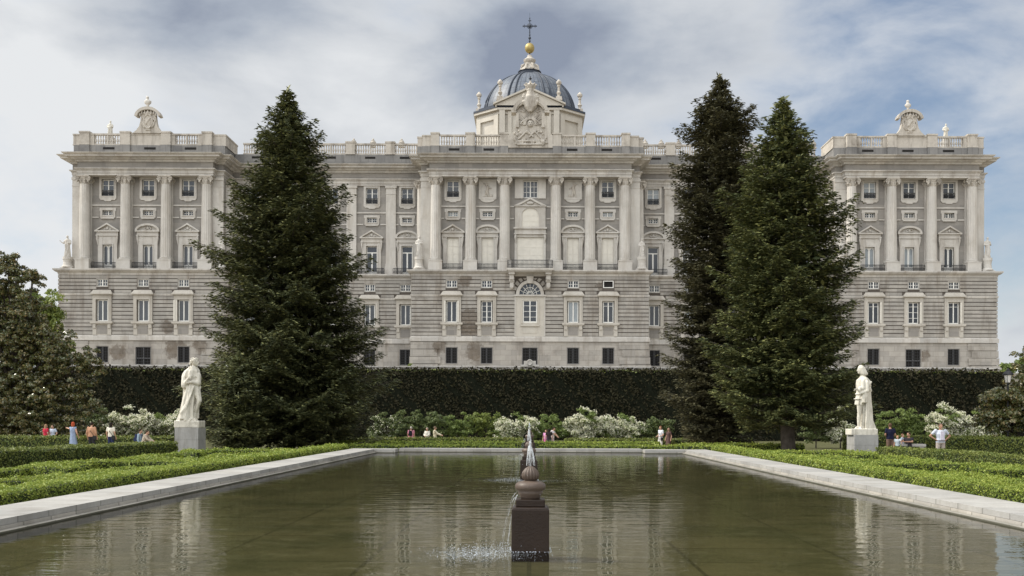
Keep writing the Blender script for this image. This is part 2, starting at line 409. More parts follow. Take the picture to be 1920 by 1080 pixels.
# returns of the walls (sides of pavilions and centre)
for s in (-1, 1):
    for X, ya, yb in ((PL0, YL, 190), (PL1, YL, YL+DW), (CL, YL, YL+DW)):
        for m, z0, z1, o in ((lw, Z_BAND2[1]-.02, Z_LEDGE[0]+.02, 0), (bw, ZG, Z_BAND2[0]+.02, -.02)):
            m.face([(s*-X, ya+o, z0), (s*-X, yb, z0), (s*-X, yb, z1), (s*-X, ya+o, z1)])
    for X, yb in ((PU0, 190), (PU1, YU+DW), (CU, YU+DW)):
        uw.face([(s*-X, YU, Z_LEDGE[1]), (s*-X, yb, Z_LEDGE[1]), (s*-X, yb, Z_CAP+.02), (s*-X, YU, Z_CAP+.02)])
# rustication: real raised courses between dark joints
def intervals(a, b, blocks):
    out = []; cur = a
    for p, q in sorted(blocks):
        if q <= cur or p >= b: continue
        if p > cur: out.append((cur, p))
        cur = max(cur, q)
    if cur < b: out.append((cur, b))
    return out
def courses(z0, z1, n, zone):
    h = (z1-z0)/n
    for i in range(n):
        za = z0+i*h+.06; zb = z0+(i+1)*h-.06
        for (a, b, dy) in segs_low:
            bl = []
            for x, k, d in bays:
                if not inseg(x, a, b): continue
                if x == 0: bl.append((-2.12, 2.12)); continue
                if zone == 'low': bl.append((x-1.36, x+1.36))
                elif zz['r4'][0]-.12 < zb and zz['r4'][1]+.12 > za: bl.append((x-.86, x+.86))
                elif za < zl(545.5): bl.append((x-1.65, x+1.65))
            ja = -.1 if dy == 0 else 0; 
            for p, q in intervals(a, b, bl):
                x0 = p-.1 if (p == a and dy == 0) else p
                x1 = q+.1 if (q == b and dy == 0) else q
                course.box(x0, x1, YL+dy-.1, YL+dy-.004, za, zb)
        for s in (-1, 1):
            for X, yb, w in ((PL0, 190, -1), (PL1, YL+DW-.11, 1), (CL, YL+DW-.11, -1)):
                xo = X+w*.1; xi = X+w*.004
                course.box(min(s*xo, s*xi), max(s*xo, s*xi), YL-.003, yb, za, zb)
courses(Z_BAND2[1], Z_BAND1[0], 10, 'low')
courses(Z_BAND1[1], Z_LEDGE[0], 5, 'up')
pbuild(lw, 'lower_wall', M['groove']); pbuild(course, 'rusticated_facing', M['rustic'])
pbuild(uw, 'upper_wall', M['grey']); pbuild(bw, 'base_wall', M['base'])
# battered corner quoins of the base
zq = np.linspace(ZG+.9, Z_BAND2[0]-.05, 6)
for s in (-1, 1):
    for X, w, ln, dy in ((PL0, 1, 4.2, 0), (PL1, -1, 4.2, 0), (CL, 1, 4.2, 0)):
        q = MB()
        for i in range(5):
            o = .42-.07*i; jj = (.0, .5, .15, .6, .1)[i]
            xe = X-w*o; xn = X+w*(ln-jj)
            a, b = (xe, xn) if w > 0 else (xn, xe)
            q.box(s*a, s*b, YL-.03-o*.8, YL-.03, zq[i]+.04, zq[i+1]-.04)
            q.box(min(s*xe, s*X), max(s*xe, s*X), YL-.02, YL+3.2, zq[i]+.04, zq[i+1]-.04)
        pbuild(q, 'quoin', M['base'])
# swept mouldings
def swept(name, path, prof, mat): m = MB(); m.sweep(path, prof); return pbuild(m, name, mat)
z0, z1 = Z_BAND2
swept('plinth_band', low, [(.0, z0-.02), (.24, z0), (.24, z1-.2), (.12, z1-.12), (.12, z1), (0, z1)], M['limeband'])
z0, z1 = Z_BAND1
swept('string_course', low, [(0, z0), (.14, z0), (.2, z1-.1), (.2, z1), (0, z1)], M['limeband'])
z0, z1 = Z_LEDGE
swept('ledge', low, [(0, z0-.02), (.1, z0), (.16, z0+.3), (.42, z0+.42), (.6, z1-.22), (.66, z1-.2), (.66, z1), (-.2, z1+.01), (-2.2, z1+.01)], M['limeband'])
swept('ground_moulding', low, [(0, zl(690)), (.5, zl(690)), (.46, zl(687)), (.02, zl(686))], M['limeband'])
a0, a1, f1, c1 = Z_CAP, Z_ARCH, Z_FRI, Z_COR
swept('architrave', up, [(-1.2, a0), (0, a0), (0, a0+.3), (.07, a0+.32), (.07, a0+.62), (.14, a0+.66), (.14, a1-.22), (.34, a1-.14), (.34, a1), (-.02, a1)], M['limeband'])
swept('frieze', up, [(-.05, a1), (-.02, a1), (-.02, f1), (-.05, f1)], M['grey'])
swept('cornice', up, [(-.02, f1), (.2, f1+.02), (.3, f1+.25), (.62, f1+.32), (.68, f1+.5), (1.2, f1+.56), (1.22, f1+.78), (1.42, f1+.84), (1.55, c1-.06), (1.58, c1+.02), (.1, c1+.14), (-1.5, c1+.16)], M['limeband'])
# string courses on the upper wall
m = MB()
for (a, b, dy) in segs_up:
    for v0, v1 in ((389, 386.4), (411.5, 409)):
        for p, q_ in intervals(a+.1, b-.1, [(x-1.25, x+1.25) for x, k, d in bays if x != 0 and v0 > 400]+[(-2.3, 2.3)]):
            m.box(p, q_, YU+dy-.12, YU+dy-.003, zu(v0), zu(v1))
pbuild(m, 'sill_band', M['lime'])
# roof deck
m = MB()
m.box(PU0+.2, -PU0-.2, YU+DW+1.2, 189, Z_COR-.3, Z_COR-.05)
for a, b in ((PU0+.2, PU1-.2), (CU+.2, -CU-.2), (-PU1+.2, -PU0-.2)): m.box(a, b, YU+.2, YU+DW+1.19, Z_COR-.3, Z_COR-.06)
pbuild(m, 'roof', M['terrace'])

# --- columns and pilasters
def column_mesh():
    m = MB(); zb = Z_LEDGE[1]+.01
    m.box(-.97, .97, -.9, .9, zb, Z_PED-.12, top=(.0, .0)); m.box(-1.02, 1.02, -.95, .95, Z_PED-.12, Z_PED)
    m.box(-1.02, 1.02, -.95, .95, zb, zb+.001)
    m.lathe([(.92, Z_PED+.001), (.95, Z_PED+.12), (.82, Z_PED+.2), (.86, Z_PED+.3), (.75, Z_PED+.38)], 32)
    h = Z_SHAFT1-Z_PED-.38
    m.lathe([(.74-.11*(t**1.6), Z_PED+.38+h*t) for t in (0, .15, .3, .45, .6, .75, .9, 1)], 64, flute=.06, nfl=16)
    return m
def capital_mesh():
    m = MB(); z = Z_SHAFT1; h = Z_CAP-z
    m.lathe([(.66, z), (.7, z+.06), (.62, z+.1), (.64, z+h*.5), (.78, z+h*.72), (.7, z+h*.8)], 24, flute=.1, nfl=8)
    for sx in (-1, 1):
        for sy in (-1, 1):
            cx, cy = sx*.78, sy*.7
            for k, (r, w) in enumerate(((.29, .1), (.17, .16), (.07, .2))):
                pts = [(cx+r*math.cos(a)*.9, cy-.0, z+h*.62+r*math.sin(a)) for a in np.linspace(0, 2*PI, 11)]
                m.tube(pts, .07 if k == 0 else .06, 5)
            m.box(cx-.09, cx+.09, cy-.12, cy+.12, z+.18, z+.42)
    for k in range(8):
        a = k*PI/4+PI/8
        m.cone((.64*math.cos(a), .64*math.sin(a), z+.1), .07, (.78*math.cos(a), .78*math.sin(a), z+h*.42), .1, 6)
    m.box(-.86, .86, -.8, .8, z+h*.86, z+h-.002); m.box(-.72, .72, -.7, .7, z+h*.76, z+h*.86)
    return m
cm = column_mesh().mesh('column', smooth=False); qm = capital_mesh().mesh('capital')
col0 = link('column', cm, M['lime'], pal); cap0 = link('capital', qm, M['aged'], col0)
col_spots = []
for s in (-1, 1):
    for px in (157.5, 234, 310, 386): col_spots.append((s*-PX(px, YC), YC) if s > 0 else (PX(px, YC), YC))
    for d in (13.3, 8.4, 3.6): col_spots.append((s*d, YC))
    col_spots += [(s*(PU1+.1), 142.3), (s*(CU-.05), 142.3)]
col_spots = [(x, y) for x, y in col_spots]
fixed = []
for i, (x, y) in enumerate(col_spots): fixed.append((x, y))
# mirror rule: first half of the list is written for the left side
fixed = []
for s in (-1, 1):
    for px in (157.5, 234, 310, 386): fixed.append((s*abs(PX(px, YC)), YC))
    for d in (13.3, 8.4, 3.6): fixed.append((s*d, YC))
    fixed.append((s*abs(PU1+.1), 142.3)); fixed.append((s*abs(CU-.05), 142.3))
for i, (x, y) in enumerate(fixed):
    c = col0 if i == 0 else copy_tree(col0, pal)
    c.location = (remapx(x), y-139, -ZG)
def pilaster(m, x, w, Y, d=.25):
    m.box(x-w, x+w, Y-d, Y-.002, Z_PED, Z_CAP-.01)
    m.box(x-w-.12, x+w+.12, Y-d-.12, Y-.002, Z_LEDGE[1]+.02, Z_PED); m.box(x-w-.06, x+w+.06, Y-d-.06, Y-.003, Z_PED, Z_PED+.35)
    m.box(x-w-.05, x+w+.05, Y-d-.05, Y-.003, Z_SHAFT1-.15, Z_SHAFT1); m.box(x-w-.12, x+w+.12, Y-d-.12, Y-.004, Z_CAP-.35, Z_CAP-.012)
pm = []
for x, y in fixed:
    if y == YC: pm.append((x, .74, YU, .25))
for x in PIL_WING:
    for s in (-1, 1): pm.append((s*x, .72, YU+DW, .3))
for m_ in pm:
    m = MB(); pilaster(m, *m_); pbuild(m, 'pilaster', M['lime'])
for s in (-1, 1):     # broad flat corner strips
    for a, b in ((PU0, -63.1), (-44.9, PU1), (CU, -14.0)):
        m = MB(); a2, b2 = (a, b) if s < 0 else (-b, -a)
        m.box(a2, b2, YU-.27, YU-.001, Z_LEDGE[1]+.02, Z_CAP-.02); m.box(a2-.06, b2+.06, YU-.36, YU-.28, Z_LEDGE[1]+.02, Z_PED+.2)
        m.box(a2-.08, b2+.08, YU-.38, YU-.28, Z_CAP-.4, Z_CAP-.025); m.box(a2-.04, b2+.04, YU-.32, YU-.275, Z_SHAFT1-.2, Z_SHAFT1-.05)
        pbuild(m, 'corner_pilaster', M['lime'])

# --- windows: local origin = bottom centre of the opening on the wall face
def frame(m, w, h, cols, bars, y=.2, t=.1, z=0, tb=.05):
    m.box(-w, -w+t, y, y+.1, z, z+h); m.box(w-t, w, y, y+.1, z, z+h); m.box(-w+t, w-t, y, y+.1, z, z+t*1.2); m.box(-w+t, w-t, y, y+.1, z+h-t, z+h)
    m.box(-.07, .07, y-.02, y+.1, z+t*1.2, z+h-t)
    for k in range(1, cols):
        x = -w+2*w*k/cols
        if abs(x) > .1: m.box(x-tb/2, x+tb/2, y+.02, y+.08, z+t*1.2, z+h-t)
    for zb in bars:
        m.box(-w+t, -.07, y+.02, y+.085, z+zb-tb/2, z+zb+tb/2); m.box(.07, w-t, y+.02, y+.085, z+zb-tb/2, z+zb+tb/2)
def ring(m, w, h, t, d, z=0, bottom=True, top=True):      # stone surround proud of the wall
    m.box(-w-t, -w, -d, .0, z, z+h); m.box(w, w+t, -d, .0, z, z+h)
    if top: m.box(-w-t, w+t, -d, 0, z+h, z+h+t)
    if bottom: m.box(-w-t, w+t, -d, 0, z-t, z)
def rail(m, x0, x1, y, z0, z1, n, r=.03, returns=0.0):
    m.box(x0, x1, y-.04, y+.04, z1-.07, z1); m.box(x0, x1, y-.03, y+.03, z0+.06, z0+.11)
    for i in range(n+1):
        x = x0+(x1-x0)*i/n; m.box(x-r, x+r, y-r, y+r, z0, z1-.07)
        if i < n:
            xm = x+(x1-x0)/n/2; m.box(xm-r*.8, xm+r*.8, y-r*.7, y+r*.7, z0+.35, z0+.5)
    m.box(x0, x1, y-.02, y+.02, z0+.52, z0+.56)
def proto(name, parts):
    o = None
    for i, (n, mb, mat) in enumerate(parts):
        me = mb.mesh(n); bm = bmesh.new(); bm.from_mesh(me); bmesh.ops.recalc_face_normals(bm, faces=bm.faces); bm.to_mesh(me); bm.free()
        q = link(n, me, mat, o)
        if i == 0: o = q
    return o
def place(o, x, Y, z, first):
    c = o if first else copy_tree(o)
    c.parent = pal; c.location = (remapx(x), Y-139, z-ZG); return c
def panes(w, h, y=.27, z=0): m = MB(); m.box(-w+.02, w-.02, y, y+.02, z+.02, z+h-.02); return m
def mk_r1(gl, iron=True):
    w = hw['r1']; h = zz['r1'][1]-zz['r1'][0]
    f = MB(); frame(f, w, h, 2, [h*.33, h*.66])
    s = MB(); ring(s, w, h, .34, .14); ring(s, w+.02, h, .12, .2)
    s.prism([(-1.15, -.34), (1.15, -.34), (1.0, -.55), (.55, -.55), (.4, -.72), (-.4, -.72), (-.55, -.55), (-1.0, -.55)], -.13, 0)
    s.box(-1.3, 1.3, -.2, 0, h+.34, h+.46)
    P = [('window', f, M['whitewood']), ('pane', panes(w, h), gl), ('surround', s, M['lime'])]
    if iron:
        r = MB(); rail(r, -w+.03, w-.03, .06, .02, .85, 12, .022)
        for k in range(4):
            x = -w+.25+k*(2*w-.5)/3
            r.tube([(x+.14*math.cos(a), .05, .36+.18*math.sin(a)) for a in np.linspace(0, 2*PI, 9)], .022, 4)
        P.append(('railing', r, M['iron']))
    return proto('window', P)
def mk_r2(gl):
    w = hw['r2']; h = zz['r2'][1]-zz['r2'][0]
    f = MB(); frame(f, w, h, 4, [h*.5], t=.08)
    s = MB(); ring(s, w, h, .34, .13); ring(s, w, h, .12, .19); s.box(-w-.44, -w-.34, -.12, 0, h-.1, h+.34); s.box(w+.34, w+.44, -.12, 0, h-.1, h+.34); s.box(-w-.2, w+.2, -.24, 0, -.5, -.34)
    return proto('mezzanine_window', [('mezzanine_window', f, M['whitewood']), ('pane', panes(w, h), gl), ('surround', s, M['lime'])])
def pediment(s, arch, hw_, z, d=.5):
    s.box(-hw_, hw_, -d, 0, z-.18, z); s.box(-hw_+.2, hw_-.2, -d+.22, 0, z-.75, z-.18)
    if arch:
        n = 12; R_ = 1.0
        o = [(hw_*math.cos(a), z+1.0*math.sin(a)) for a in np.linspace(0, PI, n)]; i_ = [((hw_-.3)*math.cos(a), z+.72*math.sin(a)) for a in np.linspace(0, PI, n)]
        for k in range(n-1): s.prism([o[k], o[k+1], i_[k+1], i_[k]], -d, -.001)
        s.prism([p for p in i_], -.12, -.001)
        for sx in (-1, 1): s.tube([(sx*(.28+.2*math.cos(a)), -.2, z+.33+.17*math.sin(a)) for a in np.linspace(0, 2*PI, 9)], .08, 5)
        s.ball((0, -.2, z+.4), (.16, .12, .22), 8, 6)
    else:
        s.prism([(-hw_, z), (-hw_+.3, z), (0, z+.83), (0, z+1.07)], -d, -.001); s.prism([(hw_, z), (0, z+1.07), (0, z+.83), (hw_-.3, z)], -d, -.001)
        s.prism([(-hw_+.3, z), (hw_-.3, z), (0, z+.83)], -.12, -.001)
        s.ball((0, -.2, z+.34), (.2, .14, .24), 8, 6); s.ball((-.38, -.17, z+.2), (.25, .1, .12), 8, 6); s.ball((.38, -.17, z+.2), (.25, .1, .12), 8, 6)
def mk_r3(arch, kind, gl):
    s = MB(); z0 = 0; top = zu(435.5)-Z_LEDGE[1]
    if kind == 'pav': w = hw['r3']; h = zz['r3'][1]-Z_LEDGE[1]
    elif kind == 'wing': w = .8; h = zu(452)-Z_LEDGE[1]
    else: w = .86; h = zu(446)-Z_LEDGE[1]
    ow = 1.16
    pediment(s, arch, 1.72, top)
    s.box(-ow-.2, -w, -.16, 0, 0, top-.75); s.box(w, ow+.2, -.16, 0, 0, top-.75)
    s.box(-w, w, -.12, 0, h, top-.75); s.box(-w+.1, w-.1, -.16, -.121, h+.15, top-.9) if top-.9 > h+.3 else None
    s.box(-w-.14, -w, -.24, -.161, 0, h+.14); s.box(w, w+.14, -.24, -.161, 0, h+.14); s.box(-w, w, -.24, -.121, h, h+.12)
    for sx in (-1, 1):
        s.tube([(sx*1.42, -.22, top-.78), (sx*1.44, -.26, top-1.2), (sx*1.36, -.2, top-1.7), (sx*1.3, -.1, top-2.3)], [.17, .13, .1, .05], 6)
        s.box(sx*1.42-.17, sx*1.42+.17, -.4, 0, top-.76, top-.6)
    f = MB(); P = []
    if kind == 'pav':
        for sx in (-1, 1):
            a, b = (-w, -.02) if sx < 0 else (.02, w)
            f.box(a, a+.1, .2, .3, 0, h); f.box(b-.1, b, .2, .3, 0, h); f.box(a+.1, b-.1, .2, .3, 0, .9); f.box(a+.1, b-.1, .2, .3, h-.12, h)
            c = (a+b)/2
            f.prism([(a+.1, h-.35), (c, h-.13), (a+.1, h-.12)], .2, .3); f.prism([(b-.1, h-.35), (b-.1, h-.12), (c, h-.13)], .2, .3)
        nm = 'balcony_door'; P = [(nm, f, M['whitewood']), ('pane', panes(w, h, .27), gl), ('surround', s, M['lime'])]
    elif kind == 'wing':
        hh = zu(461.5)-Z_LEDGE[1]-.3
        f.box(-w, w, .18, .3, hh, hh+.14); f.box(-w, -w+.12, .2, .3, 0, h); f.box(w-.12, w, .2, .3, 0, h); f.box(-w+.12, w-.12, .2, .3, h-.12, h)
        f.box(-.1, .1, .18, .3, 0, hh); f.box(-w+.12, w-.12, .2, .3, 0, .7)
        nm = 'balcony_door'; P = [(nm, f, M['whitewood']), ('pane', panes(w, h, .27), gl), ('surround', s, M['lime'])]
    else:
        f.box(-w, w, .12, .2, 0, h)
        for i in range(4):
            for sx in (-1, 1): f.box(sx*.42-.34, sx*.42+.34, .09, .121, .35+i*(h-.5)/4, .25+(i+1)*(h-.5)/4)
        f.box(-.03, .03, .06, .12, 0, h)
        nm = 'closed_shutter'; P = [(nm, f, M['shutter']), ('surround', s, M['lime'])]
    r = MB(); wr = 1.92 if kind != 'cen' else 1.42
    rail(r, -wr, wr, -1.0 if kind != 'cen' else -.8, .02, 1.06, 22 if kind != 'cen' else 16, .026); P.append(('railing', r, M['iron']))
    return proto(nm, P)
def mk_r4(gl):
    w = hw['r4']; h = zz['r4'][1]-zz['r4'][0]; f = MB(); frame(f, w, h, 4, [h*.5], y=.02, t=.08, tb=.045)
    s = MB(); ring(s, w, h, .12, .1)
    return proto('mezzanine_window', [('mezzanine_window', f, M['whitewood']), ('pane', panes(w, h, .1), gl), ('surround', s, M['rustic'])])
def mk_r5(gl, bars, sh=(0, 0)):
    w = hw['r5']; h = zz['r5'][1]-zz['r5'][0]; f = MB()
    f_in = MB(); frame(f_in, w-.1, h-.06, 2, bars, y=.1, t=.12, z=.04)
    s = MB(); s.box(-1.32, -w, -.24, 0, 0, h+.7); s.box(w, 1.32, -.24, 0, 0, h+.7); s.box(-w, w, -.24, 0, h, h+.7)
    s.box(-1.12, -w-.03, -.3, -.241, 0, h+.2); s.box(w+.03, 1.12, -.3, -.241, 0, h+.2); s.box(-w-.03, w+.03, -.3, -.241, h+.03, h+.2)
    zt = zl(553)-zz['r5'][0]
    s.box(-1.54, 1.54, -.6, -.0, zt-.16, zt); s.box(-1.5, 1.5, -.56, 0, zt, zt+.48, top=(.3, .27))
    s.box(-1.55, 1.55, -.5, 0, -.28, 0); s.box(-1.4, 1.4, -.38, 0, -.4, -.28)
    zb = Z_BAND2[1]-zz['r5'][0]
    s.box(-1.3, -.78, -.22, 0, zb, -.4); s.box(.78, 1.3, -.22, 0, zb, -.4); s.box(-.78, .78, -.14, 0, zb, -.4)
    for sx in (-1, 1): s.box(sx*1.04-.2, sx*1.04+.2, -.36, -.22, -.95, -.4, top=(0, 0))
    P = [('window', f_in, M['whitewood']), ('pane', panes(w-.1, h, .16), gl), ('surround', s, M['limegrey'])]
    ap = MB(); ap.box(-.7, .7, -.17, -.141, zb+.12, -.55); P.append(('apron_panel', ap, M['grey']))
    for side, n in ((-1, sh[0]), (1, sh[1])):
        for k in range(n):
            t = MB(); a0 = side*(w-.06+.02)+side*.3*k; a1 = side*(w-.06+.26)+side*.3*k
            t.box(min(a0, a1), max(a0, a1), -.36, -.31, .06, h-.06)
            t.box(min(a0, a1)+.04, max(a0, a1)-.04, -.38, -.361, .2, h*.45); t.box(min(a0, a1)+.04, max(a0, a1)-.04, -.38, -.361, h*.5, h-.2)
            P.append(('shutter', t, M['shutter']))
    return proto('window', P)
def mk_r6(w, h, door=False):
    f = MB(); f.box(-w, -w+.1, .1, .2, 0, h); f.box(w-.1, w, .1, .2, 0, h); f.box(-w+.1, w-.1, .1, .2, 0, .1); f.box(-w+.1, w-.1, .1, .2, h-.1, h); f.box(-.06, .06, .1, .2, .1, h-.1)
    g = MB()
    n = 5
    for k in range(1, n): x = -w+2*w*k/n; g.box(x-.025, x+.025, .02, .06, .05, h-.05)
    for k in range(1, 6): z = h*k/6; g.box(-w+.05, w-.05, .03, .07, z-.025, z+.025)
    s = MB(); ring(s, w, h, .1, .03)
    if door: f.box(-w+.1, w-.1, .08, .2, h*.32, h*.4)
    return proto('door' if door else 'basement_window', [('door' if door else 'basement_window', f, M['greyiron']), ('pane', panes(w, h, .2), M['darkvoid']), ('grille', g, M['iron']), ('surround', s, M['grey'])])
G, Cn = M['glass'], M['curtain']
cache = {}
def put(key, maker, x, Y, z):
    first = key not in cache
    if first: cache[key] = maker()
    place(cache[key], x, Y, z, first)
skip_pos = 0
for x, k, dy in bays:
    pick = int(abs(x)*3.3+(x > 0)*2) % 4
    if x == 0:
        continue
    gl = Cn if pick == 1 else G
    if (x, 'r1') not in blind: put(('r1', gl.name), lambda: mk_r1(gl), x, YU+dy, zz['r1'][0])
    g2 = Cn if pick in (0, 2) and k == 'cen' else G
    put(('r2', g2.name), lambda: mk_r2(g2), x, YU+dy, zz['r2'][0])
    if k == 'pav': arch = is_door(x)
    elif k == 'cen': arch = abs(x) < 7
    else: arch = abs(abs(x)-17.95) < .2 or abs(abs(x)-28.9) < .2 or abs(abs(x)-40.4) < .2
    g3 = Cn if (k == 'pav' and x > 0 and x < 60-3) else G
    put(('r3', arch, k, g3.name), lambda: mk_r3(arch, k, g3), x, YU+dy, Z_LEDGE[1])
    if abs(x-10.93) < .01:
        o = MB(); w = hw['r4']; h = zz['r4'][1]-zz['r4'][0]; ring(o, w-.1, h-.2, .1, .06, .1)
        p = o.build('mezzanine_window', M['whitewood'], pal); p.location = (x, YL-139, zz['r4'][0]-ZG); p['label'] = 'open mezzanine window, black inside'
        q = panes(w-.1, h, .15).build('opening', M['darkvoid'], p)
    else: put(('r4',), lambda: mk_r4(G), x, YL+dy, zz['r4'][0])
    h5 = zz['r5'][1]-zz['r5'][0]
    if k == 'pav' and x < 0: b = []; sh = (2, 0) if abs(x+48.33) < .1 else (0, 0)
    elif k == 'pav': b = [h5*.78]+([h5*.26, h5*.52] if is_door(x) else []); sh = (0, 1)
    elif abs(x+10.93) < .1: b = []; sh = (1, 1)
    elif abs(x-10.93) < .1: b = [h5*.77]; sh = (0, 0)
    elif abs(x+6.03) < .1: b = [h5*.25, h5*.5, h5*.75]; sh = (0, 0)
    else: b = []; sh = (0, 0)
    g5 = Cn if abs(x-6.03) < .1 or (k == 'wing' and pick == 2) else G
    put(('r5', tuple(b), sh, g5.name), lambda: mk_r5(g5, b, sh), x, YL+dy, zz['r5'][0])
    if is_door(x): put(('door',), lambda: mk_r6(1.05, zl(653)-zl(686), True), x, YL+dy-.02, zl(686))
    else: put(('r6',), lambda: mk_r6(hw['r6'], zz['r6'][1]-zz['r6'][0]), x, YL+dy-.02, zz['r6'][0])
# --- centre bay
def cen(mb, name, mat, parent=pal, Y=YU): o = mb.build(name, mat, pal); o.location = (0, Y-139, -ZG); return o
f = MB(); h = zu(339)-zu(371); frame(f, 1.05, h, 4, [h*.33, h*.66], z=zu(371)); w0 = cen(f, 'window', M['whitewood']); panes(1.05, h, .27, zu(371)).build('pane', G, w0)
s = MB(); s.box(-2.2, -1.05, -.18, 0, zu(372.5), Z_CAP-.02); s.box(1.05, 2.2, -.18, 0, zu(372.5), Z_CAP-.02); s.box(-1.05, 1.05, -.18, 0, zu(339), Z_CAP-.02)
s.box(-2.25, 2.25, -.4, 0, zu(388), zu(386.2)); 
za = zu(386)
s.prism([(-2.25, za), (-1.6, za), (-.9, za+.35), (0, za+.85), (0, za+1.15), (-.95, za+.62)], -.45, 0); s.prism([(2.25, za), (.95, za+.62), (0, za+1.15), (0, za+.85), (.9, za+.35), (1.6, za)], -.45, 0)
s.prism([(-1.6, za), (1.6, za), (.9, za+.35), (0, za+.85), (-.9, za+.35)], -.18, -.001); s.ball((0, -.3, za+.35), (.5, .15, .22), 10, 6)
s.box(-2.15, -1.2, -.2, 0, zu(427), zu(388)); s.box(1.2, 2.15, -.2, 0, zu(427), zu(388)); s.box(-2.35, 2.35, -.55, 0, zu(430), zu(427)); s.box(-2.2, 2.2, -.3, 0, zu(438), zu(430)); s.box(-2.3, 2.3, -.45, 0, zu(440), zu(438.2))
s.box(-2.2, -1.9, -.2, 0, Z_LEDGE[1], zu(440)); s.box(1.9, 2.2, -.2, 0, Z_LEDGE[1], zu(440)); s.box(-1.9, 1.9, -.2, 0, zu(445), zu(440))
zc = zu(404); n = 14
pts = [(1.2*math.cos(a), zc+1.05*math.sin(a)) for a in np.linspace(0, PI, n)]
for k in range(n-1): s.prism([pts[k], pts[k+1], (pts[k+1][0], zu(388.01)), (pts[k][0], zu(388.01))], -.2, 0)
for sx in (-1, 1): s.tube([(sx*2.05, -.3, zu(441)), (sx*2.12, -.34, zu(447)), (sx*2.0, -.2, zu(456))], [.2, .16, .08], 6)
cen(s, 'centre_surround', M['lime'])
s = MB(); s.prism([(1.2, zu(427)), (1.2, zc)]+pts[1:-1]+[(-1.2, zc), (-1.2, zu(427))], -.06, 0)
for sx in (-1, 1):
    for a, b in ((425, 417), (416, 406), (405, 398)): s.box(sx*.58-.46, sx*.58+.46, -.09, -.061, zu(a), zu(b))
cen(s, 'arched_panel', M['shutter'])
s = MB(); s.box(-1.9, 1.9, .05, .15, Z_LEDGE[1], zu(445))
for i in range(4):
    for j in range(4): s.box(-1.8+.92*j, -1.0+.92*j, .02, .051, Z_LEDGE[1]+.1+i*1.12, Z_LEDGE[1]+1.1+i*1.12)
cen(s, 'closed_shutter', M['shutter'])
# balcony slab on consoles, with railing
s = MB(); zt = Z_LEDGE[1]+.06
s.box(-3.25, 3.25, 137.0, 138.3, zt-.28, zt); s.box(-3.1, 3.1, 137.15, 138.4, zt-.45, zt-.28)
for sx in (-1, 1):
    x = sx*2.55
    s.box(x-.42, x+.42, 137.4, 138.9, zt-.8, zt-.45); s.box(x-.3, x+.3, 137.7, 138.9, zt-1.5, zt-.8); s.box(x-.36, x+.36, 138.0, 138.9, zt-1.75, zt-1.5); s.box(x-.26, x+.26, 138.2, 138.9, zt-2.5, zt-1.75, top=(0, 0)); s.ball((x, 138.5, zt-2.55), (.3, .3, .2), 8, 6)
pbuild(s, 'balcony', M['lime'])
r = MB(); rail(r, -3.1, 3.1, 137.15, zt, zt+1.12, 36, .026)
for sx in (-1, 1):
    for k in range(8): r.box(sx*3.1-.026, sx*3.1+.026, 137.3+k*.25-.026, 137.3+k*.25+.026, zt, zt+1.05)
    r.box(sx*3.1-.04, sx*3.1+.04, 137.1, 139.1, zt+1.05, zt+1.12)
pbuild(r, 'balcony_railing', M['iron'])
# fan-light arch and cream panel below the balcony
zf = zl(553); rf = 1.5
s = MB(); n = 18
for k in range(n):
    a, b = PI*k/n, PI*(k+1)/n
    s.prism([(rf*math.cos(a), zf+rf*1.1*math.sin(a)), ((rf+.45)*math.cos(a), zf+(rf*1.1+.4)*math.sin(a)), ((rf+.45)*math.cos(b), zf+(rf*1.1+.4)*math.sin(b)), (rf*math.cos(b), zf+rf*1.1*math.sin(b))], YL-.3, YL-.001)
s.box(-2.15, -1.98, YL-.2, YL-.001, Z_BAND2[1], zf); s.box(1.98, 2.15, YL-.2, YL-.001, Z_BAND2[1], zf)
s.prism([(-.35, zf+rf*1.05), (.35, zf+rf*1.05), (.5, zf+rf*1.1+.9), (-.5, zf+rf*1.1+.9)], YL-.5, YL-.01)
s.box(-2.3, 2.3, YL-.35, YL-.001, zf-.22, zf)
pbuild(s, 'arch', M['lime'])
s = MB()
for k in range(-4, 5):       # radiating voussoirs
    if abs(k) < 1: continue
    a = PI/2+k*.3; r0, r1 = rf+.5, rf+1.05
    x0, z0_ = math.cos(a), math.sin(a)
    if zf+(r1*1.1)*z0_ < zf+.25: continue
    w = .1
    s.prism([(r0*math.cos(a-w), zf+r0*1.12*math.sin(a-w)), (r1*math.cos(a-w), zf+min(r1*1.12*math.sin(a-w), 2.35)), (r1*math.cos(a+w), zf+min(r1*1.12*math.sin(a+w), 2.35)), (r0*math.cos(a+w), zf+r0*1.12*math.sin(a+w))], YL-.16, YL-.002)
pbuild(s, 'voussoir', M['rustic'])
s = MB(); pts = [(rf*math.cos(a), zf+rf*1.1*math.sin(a)) for a in np.linspace(0, PI, 16)]; s.prism(pts, YL-.05, YL-.005); pbuild(s, 'fanlight', G)
s = MB()
for a in np.linspace(0, PI, 9): s.tube([(.25*math.cos(a), YL-.09, zf+.25*math.sin(a)), (rf*math.cos(a), YL-.09, zf+rf*1.1*math.sin(a))], .035, 4)
for rr in (.45, .95): s.tube([(rr*math.cos(a), YL-.09, zf+rr*1.1*math.sin(a)) for a in np.linspace(0, PI, 13)], .035, 4)
pbuild(s, 'fanlight_bars', M['whitewood'])
s = MB(); wall(s, -1.98, 1.98, Z_BAND2[1], zf-.22, YL-.12, [(-1.02, 1.02, zl(605), zl(563))], .3)
s.box(-1.3, 1.3, YL-.32, YL-.121, zl(612), zl(609)); s.box(-1.0, 1.0, YL-.16, YL-.121, zl(625), zl(615)); ring_ = MB()
